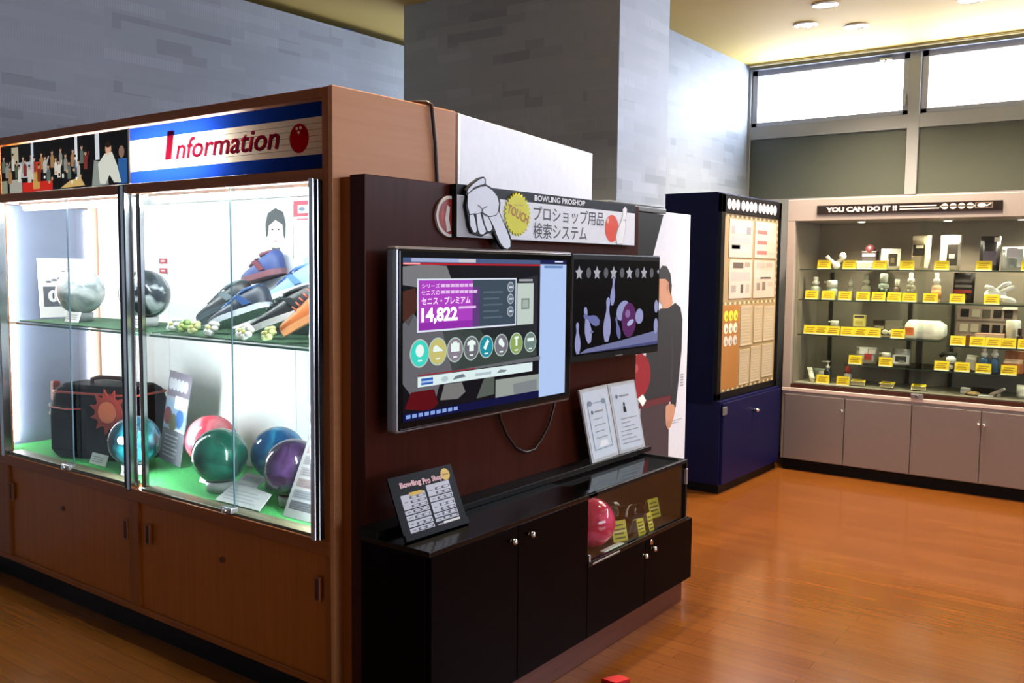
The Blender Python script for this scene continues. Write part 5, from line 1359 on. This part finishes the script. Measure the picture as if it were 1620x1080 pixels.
# white wrist band
t = thing('wrist_band', 'white curled wrist band at the left of the top shelf', 'wrist band', (-2.17, 6.94, 1.505))
m = MB(); WB = pm('#fbf6e8', .6)
m.tube([(-2.235, 6.93, 1.60), (-2.215, 6.93, 1.575), (-2.19, 6.93, 1.555), (-2.17, 6.93, 1.53)], .014, WB, 10); m.ball((-2.165, 6.94, 1.533), .028, WB, 14); m.build('band', t)
m = MB(); m.ball((-2.125, 6.95, 1.60), .026, WB, 14, 1.1); m.tube([(-2.125, 6.95, 1.585), (-2.15, 6.945, 1.56), (-2.165, 6.94, 1.54)], .016, WB, 10); m.build('thumb_loop', t)
m = MB(); m.box(-2.07, -1.90, 6.90, 7.0, 1.505, 1.512, WHITE, .002); m.box(-2.065, -1.905, 6.905, 6.995, 1.512, 1.565, pm('#fcf6e4', .5), .012, 3); tag(m.build('towel', None), 'folded white towel slab on the top shelf', 'towel')
t = thing('ball_cleaner', 'dark box with a round maroon puck on top, top shelf', 'ball cleaner', (-1.96, 7.06, 1.505))
m = MB(); m.box(-2.015, -1.905, 7.03, 7.10, 1.505, 1.64, pm('#3c3334', .45), .006); m.box(-2.005, -1.915, 7.027, 7.031, 1.60, 1.62, pm('#d8cfc4', .5)); m.build('box', t)
m = MB(); m.ball((-1.96, 7.065, 1.645), .040, pm('#4a2026', .4), 22, 1.1); m.build('puck', t)
# crumpled gloves
t = thing('gloves', 'crumpled pair of white gloves on the second shelf', 'gloves', (-1.08, 6.95, 1.281))
m = MB(); G = pm('#fbfaf4', .6)
m.ball((-1.10, 6.95, 1.34), .058, G, 18, .8, 1.2, .6); m.build('palm', t)
for p in ([(-1.08, 6.94, 1.36), (-1.03, 6.93, 1.38), (-.995, 6.93, 1.395)], [(-1.08, 6.94, 1.38), (-1.05, 6.94, 1.41), (-1.02, 6.95, 1.42)], [(-1.10, 6.94, 1.37), (-1.12, 6.93, 1.39), (-1.15, 6.93, 1.395)], [(-1.06, 6.93, 1.33), (-1.02, 6.92, 1.32), (-.99, 6.92, 1.31)], [(-1.05, 6.94, 1.31), (-1.01, 6.93, 1.305), (-.985, 6.94, 1.302)]):
    m = MB(); m.tube(p, .014, G, 8); m.ball(p[-1], .0145, G, 10); m.build('finger', t)
# third shelf boxes
def box_thing(nm, lab, cat, x, y, z, w, d, h, mt, face=None, rot=0.0, tilt=0.0, grp=None):
    M = Matrix.Translation((x, y, z)) @ Matrix.Rotation(rot, 4, 'Z') @ Matrix.Rotation(tilt, 4, 'Y')
    m = MB(M); m.box(-w / 2, w / 2, -d / 2, d / 2, 0, h, mt, min(w, d, h) * .06)
    q = Fr((0, -d / 2, 0), (1, 0, 0), (0, 0, 1))
    for i, (a, b_, c, e, col) in enumerate(face or []): m.rect(q, a * w, b_ * h, c * w, e * h, pm(col, .5), i + 1)
    return tag(m.build_raw(nm, None, M.to_translation()), lab, cat, grp)


box_thing('box', 'low cream box under the tilted yellow box on the third shelf', 'box', -1.955, 6.97, 1.022, .12, .07, .062, pm('#c9bc8a', .5), [(-.4, .3, .4, .7, '#a89a5c')])
box_thing('box', 'tilted yellow box on top of another on the third shelf', 'box', -1.985, 6.955, 1.086, .085, .05, .085, pm('#e6d67a', .5), [(-.4, .75, .4, .95, '#5a4a44'), (-.3, .2, .3, .5, '#c8b450')], .1, .0)
box_thing('box', 'flat dark box right of the tilted yellow box on the third shelf', 'box', -1.86, 7.03, 1.022, .085, .06, .118, pm('#5a483c', .5), [(-.45, .7, .45, .95, '#2c201a'), (-.4, .4, .4, .6, '#c8b89a')])
t = thing('clear_tray', 'clear plastic tray of small white parts on the third shelf', 'tray', (-1.78, 6.96, 1.022))
m = MB(); CT = pm('#a39c88', .25); m.box(-1.865, -1.695, 6.91, 7.01, 1.022, 1.030, CT, .002); m.box(-1.865, -1.857, 6.91, 7.01, 1.03, 1.10, CT, .002); m.box(-1.703, -1.695, 6.91, 7.01, 1.03, 1.10, CT, .002); m.box(-1.857, -1.703, 7.002, 7.01, 1.03, 1.14, CT, .002); m.build('tray', t)
for k, xx in enumerate((-1.80, -1.755)): m = MB(); m.ball((xx, 6.94, 1.055), .024, pm('#fdf6e2', .5), 12, .7); m.build('pad', t)
t = thing('bundle', 'large white wrapped bundle with orange label on the third shelf', 'bundle', (-1.53, 6.97, 1.022))
m = MB(); WPB = pm('#fcf8e8', .5)
m.ring([rr_ for rr_ in [[(-1.54 + a, 6.97 + b_, z) for a, b_, z in rr(.118, .06, 1.022, .03)], [(-1.535 + a, 6.97 + b_, z) for a, b_, z in rr(.135, .07, 1.05, .03)], [(-1.53 + a, 6.97 + b_, z) for a, b_, z in rr(.13, .065, 1.12, .03)], [(-1.54 + a, 6.97 + b_, z) for a, b_, z in rr(.10, .05, 1.15, .03)]]], WPB); m.build('wrap', t)
m = MB(); m.box(-1.655, -1.595, 6.893, 6.90, 1.045, 1.10, pm('#d8743c', .5), .002); m.build('orange_label', t)
# colour sample rack
t = thing('sample_rack', 'pinkish-grey sample rack with two rows of dark square swatches', 'rack', (-1.16, 7.03, .995))
RK = pm('#9c8478', .5); m = MB(); q = Fr((-1.165, 7.05, 1.044), (1, 0, 0), (0, .22, 1)); m.prism([(-.19, 0), (.185, 0), (.185, .216), (-.19, .216)], q, -.008, 0, RK)
m.prism([(-.19, -.045), (.185, -.045), (.185, .0), (-.19, .0)], q, -.012, .012, pm('#7d4f40', .5)); m.rect(q, -.19, .105, .185, .12, pm('#6a564e', .5), 1); m.build('rack', t)
for r, row in enumerate((('#c9bca4', '#c4b49e', '#1c1210', '#1e1412', '#241a16'), ('#1c1210', '#b4a894', '#5a5044', '#1e1412', '#2a1e1a'))):
    for k, c in enumerate(row):
        m = MB(); m.box(0, .001, 0, .001, 0, .001, RK); m.bm.clear(); m.mats = []
        a = -.165 + .068 * k; b0 = .035 + r * .105
        m.prism([(a, b0), (a + .05, b0), (a + .05, b0 + .055), (a, b0 + .055)], q, .0, .004, pm(c, .4)); m.build('swatch', t)
m = MB(); m.prism([(.09, .196), (.186, .20), (.184, .216), (.10, .214)], q, .001, .016, pm('#efe4d4', .5)); m.build('header_tab', t)
box_thing('box', 'long pink box lying under the sample rack', 'box', -1.115, 6.93, .995, .18, .05, .085, pm('#c89c84', .5), [(-.45, .6, .45, .9, '#d8b8a0')])
box_thing('box', 'small upright reddish-brown box between two tags under the sample rack', 'box', -1.235, 6.87, .995, .03, .03, .075, pm('#7a4a36', .5))
m = MB(); m.lathe((-.982, 6.955, .995), [(0, 0), (.042, 0), (.043, .11), (.045, .115), (.045, .17), (.040, .18), (0, .18)], pm('#f6f0de', .45), 24); tag(m.build('tub', None), 'round white tub right of the sample rack', 'tub')
# lowest right shelf
t = thing('accessory', 'black and white curved wrist support leaning on the lowest shelf', 'wrist support', (-1.37, 6.97, .817))
m = MB(); m.tube([(-1.43, 6.98, .905), (-1.40, 6.97, .925), (-1.36, 6.965, .925), (-1.32, 6.97, .918)], .014, pm('#2a2622', .5), 8); m.build('strap', t)
m = MB(); m.ball((-1.355, 6.95, .885), .034, pm('#faf5ea', .5), 14, .8); m.ball((-1.36, 6.95, .835), .024, pm('#efe8d8', .5), 12, .8); m.build('pad', t)
box_thing('clear_case', 'clear slanted case behind a tag on the lowest shelf', 'case', -1.235, 6.98, .823, .07, .05, .10, pm('#b4aa9c', .25), [(-.4, .7, .4, .9, '#d8d0c2')], 0, .12)
box_thing('box', 'wide brown box at the bottom of the pair on the lowest shelf', 'box', -.97, 6.98, .817, .115, .07, .085, pm('#b46a3c', .5), [(-.5, .8, .5, 1, '#eac8a8')])
box_thing('box', 'brown carton on top of the wide brown box, lowest shelf', 'box', -.965, 6.985, .903, .11, .07, .065, pm('#9a6040', .5), [(-.5, 0, .5, .15, '#e8c4a4')])
# bottom deck
t = thing('tube', 'white squeeze tube leaning at the left end of the bottom deck', 'tube', (-2.32, 6.92, .657))
m = MB(); m.ring([[(-2.335 + .035 * s_ + .020 * math.cos(a), 6.93 + .02 * (1 - .8 * (1 - s_)) * math.sin(a) - .03 * s_, .657 + .02 + .085 * (1 - s_)) for a in [2 * PI * j / 12 for j in range(12)]] for s_ in (0, .25, .5, .75, 1)], pm('#fbf4e0', .45)); m.build('body', t)
m = MB(); m.lathe((-2.30, 6.90, .657), [(0, 0), (.017, 0), (.018, .022), (0, .022)], pm('#f2ead2', .45), 12); m.build('cap', t)
box_thing('box', 'small white box on the bottom deck right of the shelf standard', 'box', -1.25, 6.94, .657, .06, .04, .042, pm('#cfcac6', .5), [(-.4, .5, .4, .8, '#a8a29c')])
m = MB(); m.ball((-1.20, 6.90, .657 + .012), .05, pm('#b89a68', .6), 14, .25); tag(m.build('pouch', None), 'flat beige pouch on the bottom deck beside the small white box', 'pouch')
m = MB(Matrix.Translation((-1.12, 6.89, .658)) @ Matrix.Rotation(.35, 4, 'Z')); m.box(-.045, .045, -.03, .03, 0, .006, WHITE, .001); tag(m.build('card', None), 'white card lying flat on the bottom deck beside the beige pouch', 'card')
m = MB(); m.cyl((-1.09, 6.89, .668), (-1.02, 6.94, .705), .012, .012, pm('#a89484', .4), 12); m.cyl((-1.02, 6.94, .705), (-1.01, 6.947, .711), .009, .009, pm('#d8ccc0', .4), 12); m.box(-1.05, -1.03, 6.90, 6.94, .657, .678, pm('#8a7c70', .4), .002)
tag(m.build('tool', None), 'slanted grey hand tool near the right edge of the bottom deck', 'tool')
m = MB(Matrix.Translation((-1.16, 7.06, .658)) @ Matrix.Rotation(-.25, 4, 'Z')); m.box(-.11, .11, -.03, .03, 0, .035, pm('#3c342c', .4), .006); tag(m.build('case', None), 'long dark case lying at the back of the bottom deck', 'case')

# nothing rests in exactly the same plane as what carries it
BIG = {'cabinet', 'display cabinet', 'showcase', 'panel', 'partition', 'ceiling light', 'screen', 'monitor', 'sign', 'photo panel', 'poster', 'bin', 'cable', 'badge', 'certificate frame'}
for o in list(COL.objects):
    if o.parent is None and 'category' in o and o['category'] not in BIG: o.location.z += .0016
